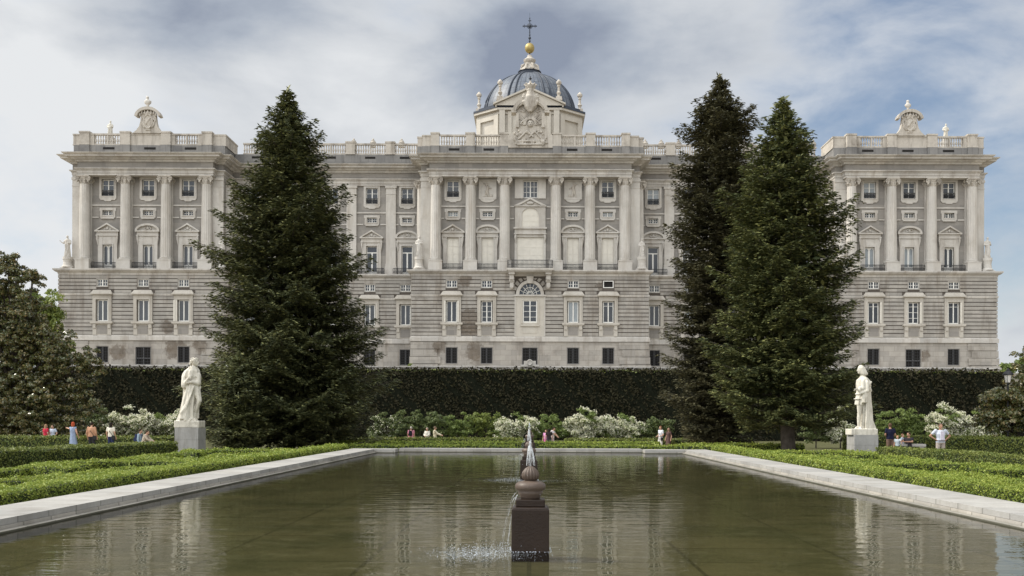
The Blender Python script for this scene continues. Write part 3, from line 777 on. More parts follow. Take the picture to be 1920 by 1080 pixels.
s.box(-1.25, -1.02, YL-.2, YL-.121, zl(607), zl(561)); s.box(1.02, 1.25, YL-.2, YL-.121, zl(607), zl(561)); s.box(-1.02, 1.02, YL-.2, YL-.121, zl(563), zl(561))
pbuild(s, 'cream_panel', M['cream'])
f = MB(); h = zl(563)-zl(605); frame(f, 1.0, h, 2, [h*.25, h*.5, h*.75], y=-.06, t=.14, z=zl(605)); o = cen(f, 'window', M['whitewood'], Y=YL); panes(1.0, h, .02, zl(605)).build('pane', G, o)
f = mk_r6(1.05, zl(652)-zl(684)); f.parent = pal; f.location = (0, YL-.02-139, zl(684)-ZG)
# relief panels beside the centre
def relief_panel(x):
    s = MB(); h = zu(337)-zu(374); s.box(-1.25, -.9, -.16, 0, 0, h); s.box(.9, 1.25, -.16, 0, 0, h); s.box(-.9, .9, -.16, 0, 0, .3); s.box(-.9, .9, -.16, 0, h-.25, h); s.box(-.9, .9, -.05, 0, .3, h-.25)
    s.prism([(-1.1, 0), (1.1, 0), (.8, -.3), (.3, -.45), (-.3, -.45), (-.8, -.3)], -.13, 0)
    o = s.build('relief_panel', M['lime'], pal); o.location = (x, YU-139, zu(374)-ZG)
    g = MB(); sg = 1 if x > 0 else -1
    g.cone((sg*-.1, -.1, .4), .14, (sg*.05, -.12, 1.2), .2, 8); g.cone((sg*.05, -.12, 1.2), .2, (0, -.15, 1.75), .22, 8); g.ball((sg*.1, -.18, 2.15), .15, 8, 6)
    g.cone((0, -.15, 1.75), .1, (sg*.55, -.12, 2.2), .07, 6); g.cone((0, -.15, 1.7), .1, (sg*-.5, -.12, 1.5), .08, 6); g.cone((sg*.2, -.1, 1.2), .16, (sg*.35, -.1, .45), .1, 8); g.ball((sg*-.5, -.1, .5), (.2, .1, .25), 8, 6)
    g.box(-.75, .75, -.14, -.04, .31, .4)
    sculpt(g, 'carved_figure', M['aged'], o, .05, 1)
relief_panel(-6.03); relief_panel(6.03)

# --- roof balustrade
def baluster(m, x, y, z, h):
    m.lathe([(.13, 0), (.13, h*.08), (.07, h*.14), (.15, h*.36), (.1, h*.58), (.06, h*.72), (.11, h*.8), (.06, h*.86), (.13, h*.93), (.13, h)], 7, x, y, z)
def pier(m, x0, x1, y0, y1, cap=True):
    m.box(x0, x1, y0, y1, Z_PL, Z_PIER-.22); m.box(x0-.08, x1+.08, y0-.08, y1+.08, Z_PIER-.22, Z_PIER); m.box(x0-.06, x1+.06, y0-.06, y1+.06, Z_PL, Z_PL+.25)
def section(x0, x1, Y, sgn=1):
    L = x1-x0; m = MB(); h = Z_RAIL-Z_PL
    m.box(x0, x1, Y-.2, Y+.2, Z_RAIL-.22, Z_RAIL); m.box(x0, x1, Y-.18, Y+.18, Z_PL, Z_PL+.16)
    n = max(3, int(L/.33)); mid = n//2 if n > 8 else -1
    for i in range(n):
        x = x0+(i+.5)*L/n
        if i == mid: m.box(x-.12, x+.12, Y-.15, Y+.15, Z_PL+.16, Z_RAIL-.22)
        else: baluster(m, x, Y, Z_PL+.16, h-.38)
    pbuild(m, 'balustrade', M['aged'])
YB = 139.7
def solid(x0, x1, Y0, Y1, zt=None):
    m = MB(); zt = zt or Z_RAIL; m.box(x0, x1, Y0, Y1, Z_PL, zt-.2); m.box(x0-.07, x1+.07, Y0-.07, Y1+.07, zt-.2, zt); m.box(x0-.05, x1+.05, Y0-.05, Y1+.05, Z_PL, Z_PL+.2); pbuild(m, 'parapet', M['aged'])
def piers(*a):
    m = MB(); pier(m, *a); pbuild(m, 'pier', M['aged'])
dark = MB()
def vent(*a): m = MB(); m.box(*a); pbuild(m, 'plinth_opening', M['darkvoid'])
for s in (-1, 1):
    def S(a, b): return (a, b) if s < 0 else (-b, -a)
    # pavilion: px of the picture for the left one
    p = lambda px: PX(px, YB)
    for a, b in ((150, 168), (226, 244), (302, 320), (379, 397)): piers(*S(p(a), p(b)), YB-.45, YB+.5)
    solid(*S(p(135), p(150)), YB+.1, YB+.9); solid(*S(p(397), PU1+.5), YB+.15, YB+.9); solid(*S(PU1-.2, PU1+.5), YB+.92, YU+DW+.2)
    solid(*S(p(244), p(302)), YB-.15, YB+.3)
    m = MB(); 
    section(*S(p(176), p(226)), YB); section(*S(p(328), p(370)), YB)
    solid(*S(p(168), p(176)), YB-.2, YB+.2, Z_RAIL-.01); solid(*S(p(320), p(328)), YB-.2, YB+.2, Z_RAIL-.01); solid(*S(p(370), p(379)), YB-.2, YB+.2, Z_RAIL-.01)
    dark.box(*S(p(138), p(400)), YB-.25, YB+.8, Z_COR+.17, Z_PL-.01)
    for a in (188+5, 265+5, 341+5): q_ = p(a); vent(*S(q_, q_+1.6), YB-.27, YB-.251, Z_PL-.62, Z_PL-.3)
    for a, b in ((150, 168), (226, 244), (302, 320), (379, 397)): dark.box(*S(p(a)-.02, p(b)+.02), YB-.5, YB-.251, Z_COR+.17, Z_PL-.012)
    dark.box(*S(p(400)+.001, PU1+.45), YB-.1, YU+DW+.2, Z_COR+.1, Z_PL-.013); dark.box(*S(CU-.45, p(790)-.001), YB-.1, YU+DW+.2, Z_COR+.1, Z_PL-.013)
    # centre half
    for a, b in ((807, 822), (872, 889), (936, 951)): piers(*S(p(a), p(b)), YB-.45, YB+.5)
    solid(*S(p(790), p(807)), YB+.1, YB+.9); solid(*S(CU-.5, CU+.2), YB+.92, YU+DW+.2)
    section(*S(p(824), p(872)), YB); section(*S(p(889), p(936)), YB)
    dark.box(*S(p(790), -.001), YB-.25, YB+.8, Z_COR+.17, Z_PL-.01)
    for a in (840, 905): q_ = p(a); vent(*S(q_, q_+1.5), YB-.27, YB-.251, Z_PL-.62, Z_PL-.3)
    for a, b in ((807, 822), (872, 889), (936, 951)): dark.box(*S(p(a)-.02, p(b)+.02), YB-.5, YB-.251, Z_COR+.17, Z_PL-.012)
    # wings
    YW = YB+DW; xs = [-41.6, -37.5, -31.75, -26.05, -20.3, -16.0]
    for x in xs[1:-1]: piers(*S(x-.65, x+.65), YW-.35, YW+.4)
    for a, b in zip(xs, xs[1:]):
        a2 = a+(.65 if a != xs[0] else 0); b2 = b-(.65 if b != xs[-1] else 0)
        section(*S(a2, b2), YW); mid = (a+b)/2
        vent(*S(mid-.75, mid+.75), YW-.27, YW-.251, Z_PL-.62, Z_PL-.3)
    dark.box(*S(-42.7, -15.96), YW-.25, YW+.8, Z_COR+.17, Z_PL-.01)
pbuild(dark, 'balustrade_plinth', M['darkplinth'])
# urn finials on the wing piers
um = MB(); um.box(-.4, .4, -.4, .4, 0, .18); um.lathe([(.2, .18), (.15, .3), (.42, .55), (.46, .7), (.3, .85), (.34, .95), (.12, 1.08), (.16, 1.2), (.02, 1.35)], 12)
ume = um.mesh('urn_finial', smooth=False)
for x in (-31.75, -26.05, -23.2, -19.0, 16.9, 19.3, 21.9, 26.05, 31.75, 41.0, 42.0):
    o = link('urn_finial', ume, M['aged'], pal); o.location = (remapx(x), YB+DW+2.5-139, Z_PIER-ZG-.1); o.scale = (1, 1, 1)

# --- crests on the roof line
def outline(pts, Y): return [(PX(x, Y)-PX(c0, Y), PZ(y, Y)) for x, y in pts]
def pav_crest(xc, flip):
    Y = 139.5; k = Y/F
    P = [(-29, 251), (-22, 245), (-17, 238), (-15, 230), (-14, 222), (-22, 219.5), (-24, 217), (-14, 207), (0, 203.5), (14, 207), (24, 217), (22, 219.5), (14, 222), (15, 230), (17, 238), (22, 245), (29, 251)]
    zo = PZ(251, Y)-.2
    s = MB(); body = [(x*k, PZ(y+1.5, Y)) for x, y in P if not (abs(x) >= 22 and y < 225)]
    body = body[:5]+[(x*k, PZ(y+3, Y)) for x, y in ((-13, 212), (0, 207), (13, 212))]+body[-5:]
    s.prism([(p[0], p[1]) for p in body], Y-.2, Y+.5)
    n = 12; ro = [(24.5*k*math.sin(a), PZ(222-18*math.cos(a*1.05)+1.5*0, Y)) for a in np.linspace(-1.45, 1.45, n)]; ri = [(20*k*math.sin(a), PZ(224-14.5*math.cos(a), Y)) for a in np.linspace(-1.45, 1.45, n)]
    for i in range(n-1): s.prism([ro[i], ro[i+1], ri[i+1], ri[i]], Y-.6, Y+.6)
    for i in range(7):
        a = -1.1+i*.367; s.box(16.5*k*math.sin(a)-.08, 16.5*k*math.sin(a)+.08, Y-.4, Y-.2, PZ(224-12*math.cos(a), Y)-.15, PZ(224-12*math.cos(a), Y)+.2)
    o = s.build('crest', M['aged'], pal); o.location = (remapx(xc), -139, -ZG)
    g = MB(); zc_ = PZ(231, Y)
    g.tube([(.62*math.cos(a), Y-.3, zc_+.95*math.sin(a)) for a in np.linspace(0, 2*PI, 17)], .12, 6); g.ball((0, Y-.22, zc_), (.52, .14, .8), 12, 8)
    g.tube([(-.3, Y-.38, zc_-.4), (.3, Y-.38, zc_+.45)], .1, 6); g.tube([(-.35, Y-.3, zc_+.3), (-.1, Y-.36, zc_+.1)], .08, 5)
    for sx in (-1, 1):
        g.tube([(sx*.75, Y-.25, zc_+.5), (sx*.95, Y-.25, zc_+.1), (sx*.8, Y-.25, zc_-.5), (sx*.5, Y-.25, zc_-.95)], [.1, .13, .12, .08], 6); g.ball((sx*.45, Y-.3, zc_+1.1), .2, 8, 6)
    g.ball((0, Y-.3, zc_+1.2), (.25, .2, .25), 8, 6); g.box(-.4, .4, Y-.3, Y-.1, zc_-1.25, zc_-1.05)
    sculpt(g, 'cartouche', M['aged'], o, .06, 1)
pav_crest(PX(277, 139.5), 0); pav_crest(-PX(277, 139.5), 1)
def centre_crest():
    Y = 139.3; k = Y/F; xc = PX(992.5, Y)
    half = [(42, 277), (42, 254), (34, 249), (29, 240), (25, 226), (25, 212), (27, 207)]
    arc = [(27*math.cos(a), 209-22*math.sin(a)) for a in np.linspace(.1, PI-.1, 13)]
    P = half+arc+[(-x, y) for x, y in reversed(half)]
    s = MB(); s.prism([(x*k, PZ(y, Y)) for x, y in P], Y-.1, Y+1.0)
    n = 14
    for i in range(n-1):
        a, b = .08+i*(PI-.16)/(n-1), .08+(i+1)*(PI-.16)/(n-1)
        if 1.2 < (a+b)/2 < 1.94: continue
        s.prism([(q[0]*k, PZ(q[1], Y)) for q in ((33*math.cos(a), 210-26*math.sin(a)), (33*math.cos(b), 210-26*math.sin(b)), (27*math.cos(b), 211-20*math.sin(b)), (27*math.cos(a), 211-20*math.sin(a)))], Y-.6, Y+1.1)
    for sx in (-1, 1): s.box(sx*31*k-.35, sx*31*k+.35, Y-.55, Y+1.0, PZ(213, Y), PZ(208, Y)); s.box(sx*24*k-.2, sx*24*k+.2, Y-.4, Y, PZ(240, Y), PZ(213, Y))
    o = s.build('crest', M['aged'], pal); o.location = (xc, -139, -ZG)
    g = MB(); zs = PZ(233, Y)
    for i in range(19):
        a = -.15+i*(PI+.3)/18; l = 1.9 if i % 2 else 1.45
        g.tube([(.6*math.cos(a), Y-.2, zs+.6*math.sin(a)), (l*math.cos(a), Y-.14, zs+l*math.sin(a))], [.1, .035], 5)
    for i in range(9):
        a = .35+i*(PI-.7)/8; g.tube([(.9*math.cos(a), Y-.15, PZ(214, Y)+.7*math.sin(a)), (1.6*math.cos(a), Y-.15, PZ(214, Y)+1.3*math.sin(a))], [.09, .06], 5)
    g.ball((0, Y-.25, zs), (.4, .3, .46), 14, 10)
    g.tube([(1.5*math.cos(a), Y-.2, PZ(238, Y)+1.05*math.sin(a)) for a in np.linspace(.3, PI-.3, 12)], .1, 5)
    for x0, y0, x1, y1 in ((-22, 262, -6, 246), (-6, 246, 6, 258), (-2, 258, 8, 247), (8, 247, 22, 262), (-26, 266, 24, 264), (-24, 272, 22, 271), (-14, 262, -14, 271), (12, 262, 12, 271), (-30, 258, -24, 271), (2, 262, 3, 270)):
        g.tube([(x0*k, Y-.22, PZ(y0, Y)), (x1*k, Y-.2, PZ(y1, Y))], .13, 5)
    rs = random.Random(5)
    for i in range(34):
        g.ball((rs.uniform(-30, 30)*k, Y-.12, PZ(rs.uniform(244, 272), Y)), (rs.uniform(.12, .3), .2, rs.uniform(.1, .24)), 7, 5)
    g.cone((24*k, Y-.3, PZ(273, Y)), .12, (24*k, Y-.3, PZ(267, Y)), .3, 8)
    sculpt(g, 'sun_relief', M['aged'], o, .055, 0)
    face = MB()
    for sx in (-1, 1): face.ball((sx*.15, Y-.53, zs+.1), (.08, .05, .06), 6, 5)
    face.box(-.12, .12, Y-.56, Y-.48, zs-.22, zs-.17); face.build('carved_face', M['darkplinth'], o)
    g = MB(); zt_ = PZ(184, Y)                   # helmet, shield and crown on top
    g.loft([(0, Y-.5, PZ(212, Y), .3, .3, 0, 3, 0), (0, Y-.5, PZ(203, Y), .8, .5, .1, 5, 0), (0, Y-.5, PZ(193, Y), 1.0, .55, .12, 5, 1), (0, Y-.5, PZ(184, Y), 1.1, .5, .1, 4, 2), (0, Y-.5, PZ(180, Y), .6, .4, .05, 3, 0), (0, Y-.5, PZ(173, Y), .42, .4, 0, 3, 0)])
    for sx in (-1, 1):
        g.tube([(sx*.7, Y-.6, PZ(183, Y)), (sx*1.05, Y-.7, PZ(186, Y)), (sx*1.0, Y-.7, PZ(193, Y)), (sx*.6, Y-.6, PZ(203, Y))], [.18, .25, .22, .12], 7); g.ball((sx*.9, Y-.7, PZ(181.5, Y)), .22, 8, 6); g.tube([(sx*1.0, Y-.4, PZ(195, Y)), (sx*1.6, Y-.4, PZ(200, Y)), (sx*1.9, Y-.4, PZ(206, Y))], [.2, .16, .1], 6)
    g.lathe([(.5, 0), (.62, .15), (.55, .3), (.78, .65), (.82, .8), (.5, 1.05), (.15, 1.25), (.2, 1.4), (.05, 1.55)], 16, 0, Y-.4, PZ(173.5, Y), flute=.14, nfl=8)
    for i in range(8): a = i*PI/4; g.ball((.82*math.cos(a), Y-.4+.82*math.sin(a), PZ(173.5, Y)+.95), .14, 6, 5)
    sculpt(g, 'crown', M['aged'], o, .06, 0)
    g = MB(); zx = PZ(152, Y); g.box(-.06, .06, Y-.45, Y-.35, zx-.4, zx+.5); g.box(-.25, .25, Y-.45, Y-.35, zx+.12, zx+.24); g.build('small_cross', M['iron'], o)
centre_crest()
# staining of a broken course patch near the left centre window: a bare mortar scar in the facing
# --- chapel dome
YD = 166.0
xd = PX(990.8, YD)
dome = empty('dome', (0, 0, 0)); dome.parent = pal; dome.location = (xd, YD-139, -ZG)
def dbuild(mb, name, mat, smooth=False): return mb.build(name, mat, dome, smooth=smooth)
a_, hh_ = 5.0, 8.75; ch = (3.75, 3.3)
plan = [(-a_, -hh_), (a_, -hh_), (hh_, -hh_+ch[1]), (hh_, hh_-ch[1]), (a_, hh_), (-a_, hh_), (-hh_, hh_-ch[1]), (-hh_, -hh_+ch[1])]
zdc = PZ(214, YD-hh_+ch[1])
def oct_prism(m, sc_, z0, z1):
    n = len(m.v); m.v += [(x*sc_, y*sc_, z0) for x, y in plan]+[(x*sc_, y*sc_, z1) for x, y in plan]
    m.f.append([n+i for i in range(8)][::-1]); m.f.append([n+8+i for i in range(8)])
    for i in range(8): j = (i+1) % 8; m.f.append([n+i, n+j, n+8+j, n+8+i])
m = MB(); oct_prism(m, .95, Z_COR-.2, zdc-.9); dbuild(m, 'drum', M['cream'])
m = MB(); oct_prism(m, .975, zdc-.9, zdc-.65); oct_prism(m, .96, zdc-.65, zdc-.35); oct_prism(m, 1.02, zdc-.35, zdc); dbuild(m, 'drum_cornice', M['cream'])
m = MB()
for i in (7, 1):                       # sunken panels with frames on the slanted faces
    (x0, y0), (x1, y1) = [(plan[i][0]*.95, plan[i][1]*.95), (plan[(i+1) % 8][0]*.95, plan[(i+1) % 8][1]*.95)]
    d = Vector((x1-x0, y1-y0, 0)); L = d.length; d.normalize(); nrm = Vector((d.y, -d.x, 0))
    o0 = Vector((x0, y0, 0))
    def pt(u, z, o): v = o0+d*u+nrm*o; return (v.x, v.y, z)
    def slab(u0, u1, z0, z1, o):
        n = len(m.v); m.v += [pt(u0, z0, 0), pt(u1, z0, 0), pt(u1, z0, o), pt(u0, z0, o), pt(u0, z1, 0), pt(u1, z1, 0), pt(u1, z1, o), pt(u0, z1, o)]
        for q in ((0, 3, 2, 1), (4, 5, 6, 7), (0, 1, 5, 4), (1, 2, 6, 5), (2, 3, 7, 6), (3, 0, 4, 7)): m.f.append([n+k for k in q])
    zt_ = zdc-.92; slab(.0, .9, Z_COR, zt_, .35); slab(L-.9, L, Z_COR, zt_, .35); slab(.91, L-.91, zt_-.7, zt_, .35)
dbuild(m, 'drum_pier', M['cream'])
m = MB(); y0 = -hh_*.95
for s in (-1, 1): m.box(s*a_*.95-.9*(s > 0), s*a_*.95+.9*(s < 0), y0-.55, y0-.001, Z_COR, zdc-.36); m.box(s*3.1-.3, s*3.1+.3, y0-.3, y0-.002, Z_COR, zdc-.5)
zb_ = zdc+.05
m.prism([(-5.4, zb_), (5.4, zb_), (5.4, zb_+.35), (0, zb_+2.75), (-5.4, zb_+.35)], y0-.7, y0+2.2)
m.prism([(-5.7, zb_+.3), (-5.7, zb_+.55), (0, zb_+3.1), (0, zb_+2.8)], y0-1.1, y0+2.3); m.prism([(5.7, zb_+.3), (0, zb_+2.8), (0, zb_+3.1), (5.7, zb_+.55)], y0-1.1, y0+2.3)
dbuild(m, 'gable', M['cream'])
m = MB(); oct_prism(m, 1.03, zdc+.001, zdc+.3); oct_prism(m, .97, zdc+.3, zdc+.75); dbuild(m, 'lead_skirt', M['leaddark'])
ra = 7.85; zb0 = zdc+.5; ht = PZ(143.5, YD)-zb0
prof = [(ra*math.cos(t), zb0+ht*1.03*math.sin(t)) for t in np.linspace(0, 1.33, 22)]
m = MB(); m.lathe(prof, 96); dbuild(m, 'shell', M['lead'], smooth=True)
for k in range(8):
    for o_ in (-.075, .075):
        m = MB(); a = -PI/2+PI/8+k*PI/4+o_
        m.tube([((r_+.04)*math.cos(a+0), (r_+.04)*math.sin(a), z_) for r_, z_ in prof], .17, 6); dbuild(m, 'rib', M['leaddark'], True)
zt_ = prof[-1][1]
m = MB(); m.lathe([(1.95, zt_-.3), (2.05, zt_), (1.8, zt_+.1), (1.78, zt_+.5), (1.95, zt_+.65), (1.7, zt_+.75)], 32); dbuild(m, 'lantern_base', M['leaddark'], False)
z_ = zt_+.75; ztop = PZ(103, YD); hl = ztop-z_
m = MB(); m.lathe([(1.65, z_), (1.6, z_+hl*.1), (1.2, z_+hl*.25), (.95, z_+hl*.36), (.75, z_+hl*.48), (1.0, z_+hl*.6), (1.08, z_+hl*.68), (.7, z_+hl*.78), (.42, z_+hl*.87), (.4, z_+hl*.95), (.2, z_+hl)], 24, flute=.08, nfl=8)
for k in range(8): a = k*PI/4+.4; m.tube([(1.6*math.cos(a), 1.6*math.sin(a), z_+.1), (1.4*math.cos(a), 1.4*math.sin(a), z_+hl*.3), (.95*math.cos(a), .95*math.sin(a), z_+hl*.42)], [.2, .22, .14], 6)
dbuild(m, 'lantern', M['aged'])
m = MB(); zc_ = PZ(90.5, YD); m.ball((0, 0, zc_), (.8, .8, .86), 24, 16); m2 = dbuild(m, 'gilt_ball', M['gold'], True)
m = MB(); m.tube([(0, 0, zc_-1.3), (0, 0, zc_-.8)], .1, 6); z0_ = zc_+.8; zk = PZ(49, YD); zt2 = PZ(34, YD)
m.tube([(0, 0, z0_), (0, 0, zt2)], [.11, .06], 6); m.tube([(0, 0, zt2), (0, 0, PZ(24, YD))], .025, 4)
for z__, r_ in ((z0_+.4, .18), (z0_+.9, .24), (z0_+1.4, .15), (z0_+1.9, .12)): m.ball((0, 0, z__), r_, 8, 6)
m.box(-1.05, 1.05, -.07, .07, zk-.08, zk+.08)
for sx in (-1, 1): m.ball((sx*1.1, 0, zk), .12, 6, 5); m.box(sx*.9-.05, sx*.9+.05, -.06, .06, zk-.25, zk+.25); m.tube([(sx*.12, 0, zk+.45), (sx*.3, 0, zk+.3), (sx*.45, 0, zk+.12)], .045, 4); m.tube([(sx*.12, 0, zk-.45), (sx*.3, 0, zk-.3), (sx*.45, 0, zk-.12)], .045, 4)
m.box(-.25, .25, -.06, .06, zk+.85, zk+.95); m.ball((0, 0, zk), .33, 8, 6); m.ball((0, 0, zt2), .1, 6, 5)
dbuild(m, 'cross', M['leaddark'])
um = MB(); um.box(-.55, .55, -.55, .55, 0, .6, top=(.1, .1)); um.lathe([(.35, .6), (.2, .8), (.25, 1.0), (.38, 1.25), (.2, 1.5), (.17, 2.1), (.28, 2.3), (.2, 2.45), (.42, 2.7), (.44, 2.95), (.25, 3.2), (.05, 3.4)], 12)
ume = um.mesh('finial')
for i in range(8):
    x, y = plan[i]; o = link('finial', ume, M['aged'], dome); o.location = (x*.93, y*.93, zdc+.3+(1.0 if i < 2 else 0)); o.scale = (1, 1, 1.0)
# ================================================================== GROUND, POOL
def gz(Y): return -0.05-0.36*min(1, max(0, (Y-55)/17.0))
XI, XO, YF0 = 8.36, 9.65, 53.4
def setting(o, kind='structure'): o['kind'] = kind; return o
m = MB(); xs = [-1500, -60, -XO, XO, 60, 1500]; ys = [-300, 1.4, 54.7, 60, 66, 72, 100, 130, 3000]
for a, b in zip(xs, xs[1:]):
    for c, d in zip(ys, ys[1:]):
        if a == -XO and c == 1.4: continue
        m.face([(a, c, gz(c)), (b, c, gz(c)), (b, d, gz(d)), (a, d, gz(d))])
setting(m.build('ground', M['sand']))
m = MB(); m.box(-400, 400, 107.6, 1500, -.5, 7.0); setting(m.build('terrace', M['terrace']))
def pool_floor_mat():
    m, t, b = principled('pool_floor', 0.8, 0.2)
    br = nd(t, 'ShaderNodeTexBrick'); br.offset = 0.0; t.links.new(pos(t), br.inputs['Vector']); br.inputs['Scale'].default_value = 1
    br.inputs['Brick Width'].default_value = 2.2; br.inputs['Row Height'].default_value = 1.5; br.inputs['Mortar Size'].default_value = 0.03
    br.inputs['Color1'].default_value = (.21, .19, .115, 1); br.inputs['Color2'].default_value = (.17, .158, .095, 1); br.inputs['Mortar'].default_value = (.1, .092, .055, 1)
    c = mixc(t, ramp(t, noise(t, pos(t), .5, 6, .7), .4, .7), br.outputs['Color'], (.095, .1, .055))
    c = mixc(t, ramp(t, noise(t, pos(t), 2.5, 5, .7), .5, .8, 0, .7), c, (.3, .285, .21))
    t.links.new(c, b.inputs['Base Color']); return m
def water_mat():
    m, t, b = principled('pool_water', 0.02, 0.5); t.nodes.remove(b)
    fr = nd(t, 'ShaderNodeFresnel'); fr.inputs['IOR'].default_value = 1.33
    tr = nd(t, 'ShaderNodeBsdfTransparent'); tr.inputs['Color'].default_value = (.66, .66, .56, 1)
    gl = nd(t, 'ShaderNodeBsdfGlossy'); gl.inputs['Roughness'].default_value = .02
    n1 = noise(t, pos(t, (1, 2.0, 1)), 1.3, 2, .45); n2 = noise(t, pos(t, (1, 1.8, 1)), 6.0, 2, .5); n3 = noise(t, pos(t), .3, 2)
    a = nd(t, 'ShaderNodeMath', operation='MULTIPLY'); t.links.new(n2, a.inputs[0]); t.links.new(ramp(t, n3, .45, .65, .0, .22), a.inputs[1])
    s = nd(t, 'ShaderNodeMath', operation='ADD'); t.links.new(n1, s.inputs[0]); t.links.new(a.outputs[0], s.inputs[1])
    bp = nd(t, 'ShaderNodeBump'); bp.inputs['Strength'].default_value = 1; bp.inputs['Distance'].default_value = .0075; t.links.new(s.outputs[0], bp.inputs['Height'])
    t.links.new(bp.outputs[0], gl.inputs['Normal']); t.links.new(bp.outputs[0], fr.inputs['Normal'])
    mx = nd(t, 'ShaderNodeMixShader'); t.links.new(fr.outputs[0], mx.inputs[0]); t.links.new(tr.outputs[0], mx.inputs[1]); t.links.new(gl.outputs[0], mx.inputs[2])
    t.links.new(mx.outputs[0], t.nodes['Material Output'].inputs['Surface']); return m
XN, YN = 6.0, 54.9     # the far end steps back in its middle part
m = MB(); m.face([(-XI-.1, 2.9, -.13), (XI+.1, 2.9, -.13), (XI+.1, YN+.1, -.13), (-XI-.1, YN+.1, -.13)]); setting(m.build('pool_floor', pool_floor_mat(), fix=False))
m = MB(); m.face([(-XI-.05, 2.95, 0), (XI+.05, 2.95, 0), (XI+.05, YN+.05, 0), (-XI-.05, YN+.05, 0)]); setting(m.build('water', water_mat(), fix=False))
m = MB(); side = MB()
rim = [(-XI, 3, ), (-XI, YF0), (-XN-1.9, YF0), (-XN-1.2, YN), (XN, YN), (XN, YF0), (XI, YF0), (XI, 3)]
m.box(-XO, -XI, 1.5, YF0+1.3, .095, .2); m.box(XI, XO, 1.5, YF0+1.3, .095, .2); setting(m.build('pool_coping', M['copingjoint'])); m = MB(); m.box(-XI, XI, 1.5, 3, .095, .2)
m.box(-XI, -XN-1.2, YF0, YF0+1.3, .094, .199); m.box(XN+.2, XI, YF0, YF0+1.3, .094, .199)
m.box(-XN-1.2, XN+.2, YN, YN+1.1, .093, .198)
setting(m.build('pool_coping', M['coping']))
side.box(-XO+.02, -XI+.03, 1.5, YF0+1.28, -.5, .09); side.box(XI-.03, XO-.02, 1.5, YF0+1.28, -.5, .09); side.box(-XI, XI, 1.6, 3.05, -.5, .09)
side.box(-XI+.04, -XN-1.2, YF0-.03, YF0+1.28, -.5, .089); side.box(XN+.2, XI-.04, YF0-.03, YF0+1.28, -.5, .089); side.box(-XN-1.2, XN+.2, YN-.03, YN+1.08, -.5, .088)
side.box(-XI+.031, -XI+.17, 3, YF0, -.5, .035); side.box(XI-.17, XI-.031, 3, YF0, -.5, .035)
setting(side.build('pool_wall', M['copingside']))
m = MB()
for s in (-1, 1): m.box(s*9.66, s*18.4, 5, 56.6, gz(0), gz(0)+.02)
m.box(-9.64, 9.64, 56.1, 57.5, gz(0)-.05, gz(57)+.06)
setting(m.build('parterre_bed', M['bed']))
m = MB(); m.box(-62, -11.5, 67.5, 105, -.4, -.36); m.box(-11.49, 16.2, 74.5, 105, -.4, -.36); m.box(16.3, 62, 68.5, 105, -.4, -.36); setting(m.build('planting_bed', M['bed']))

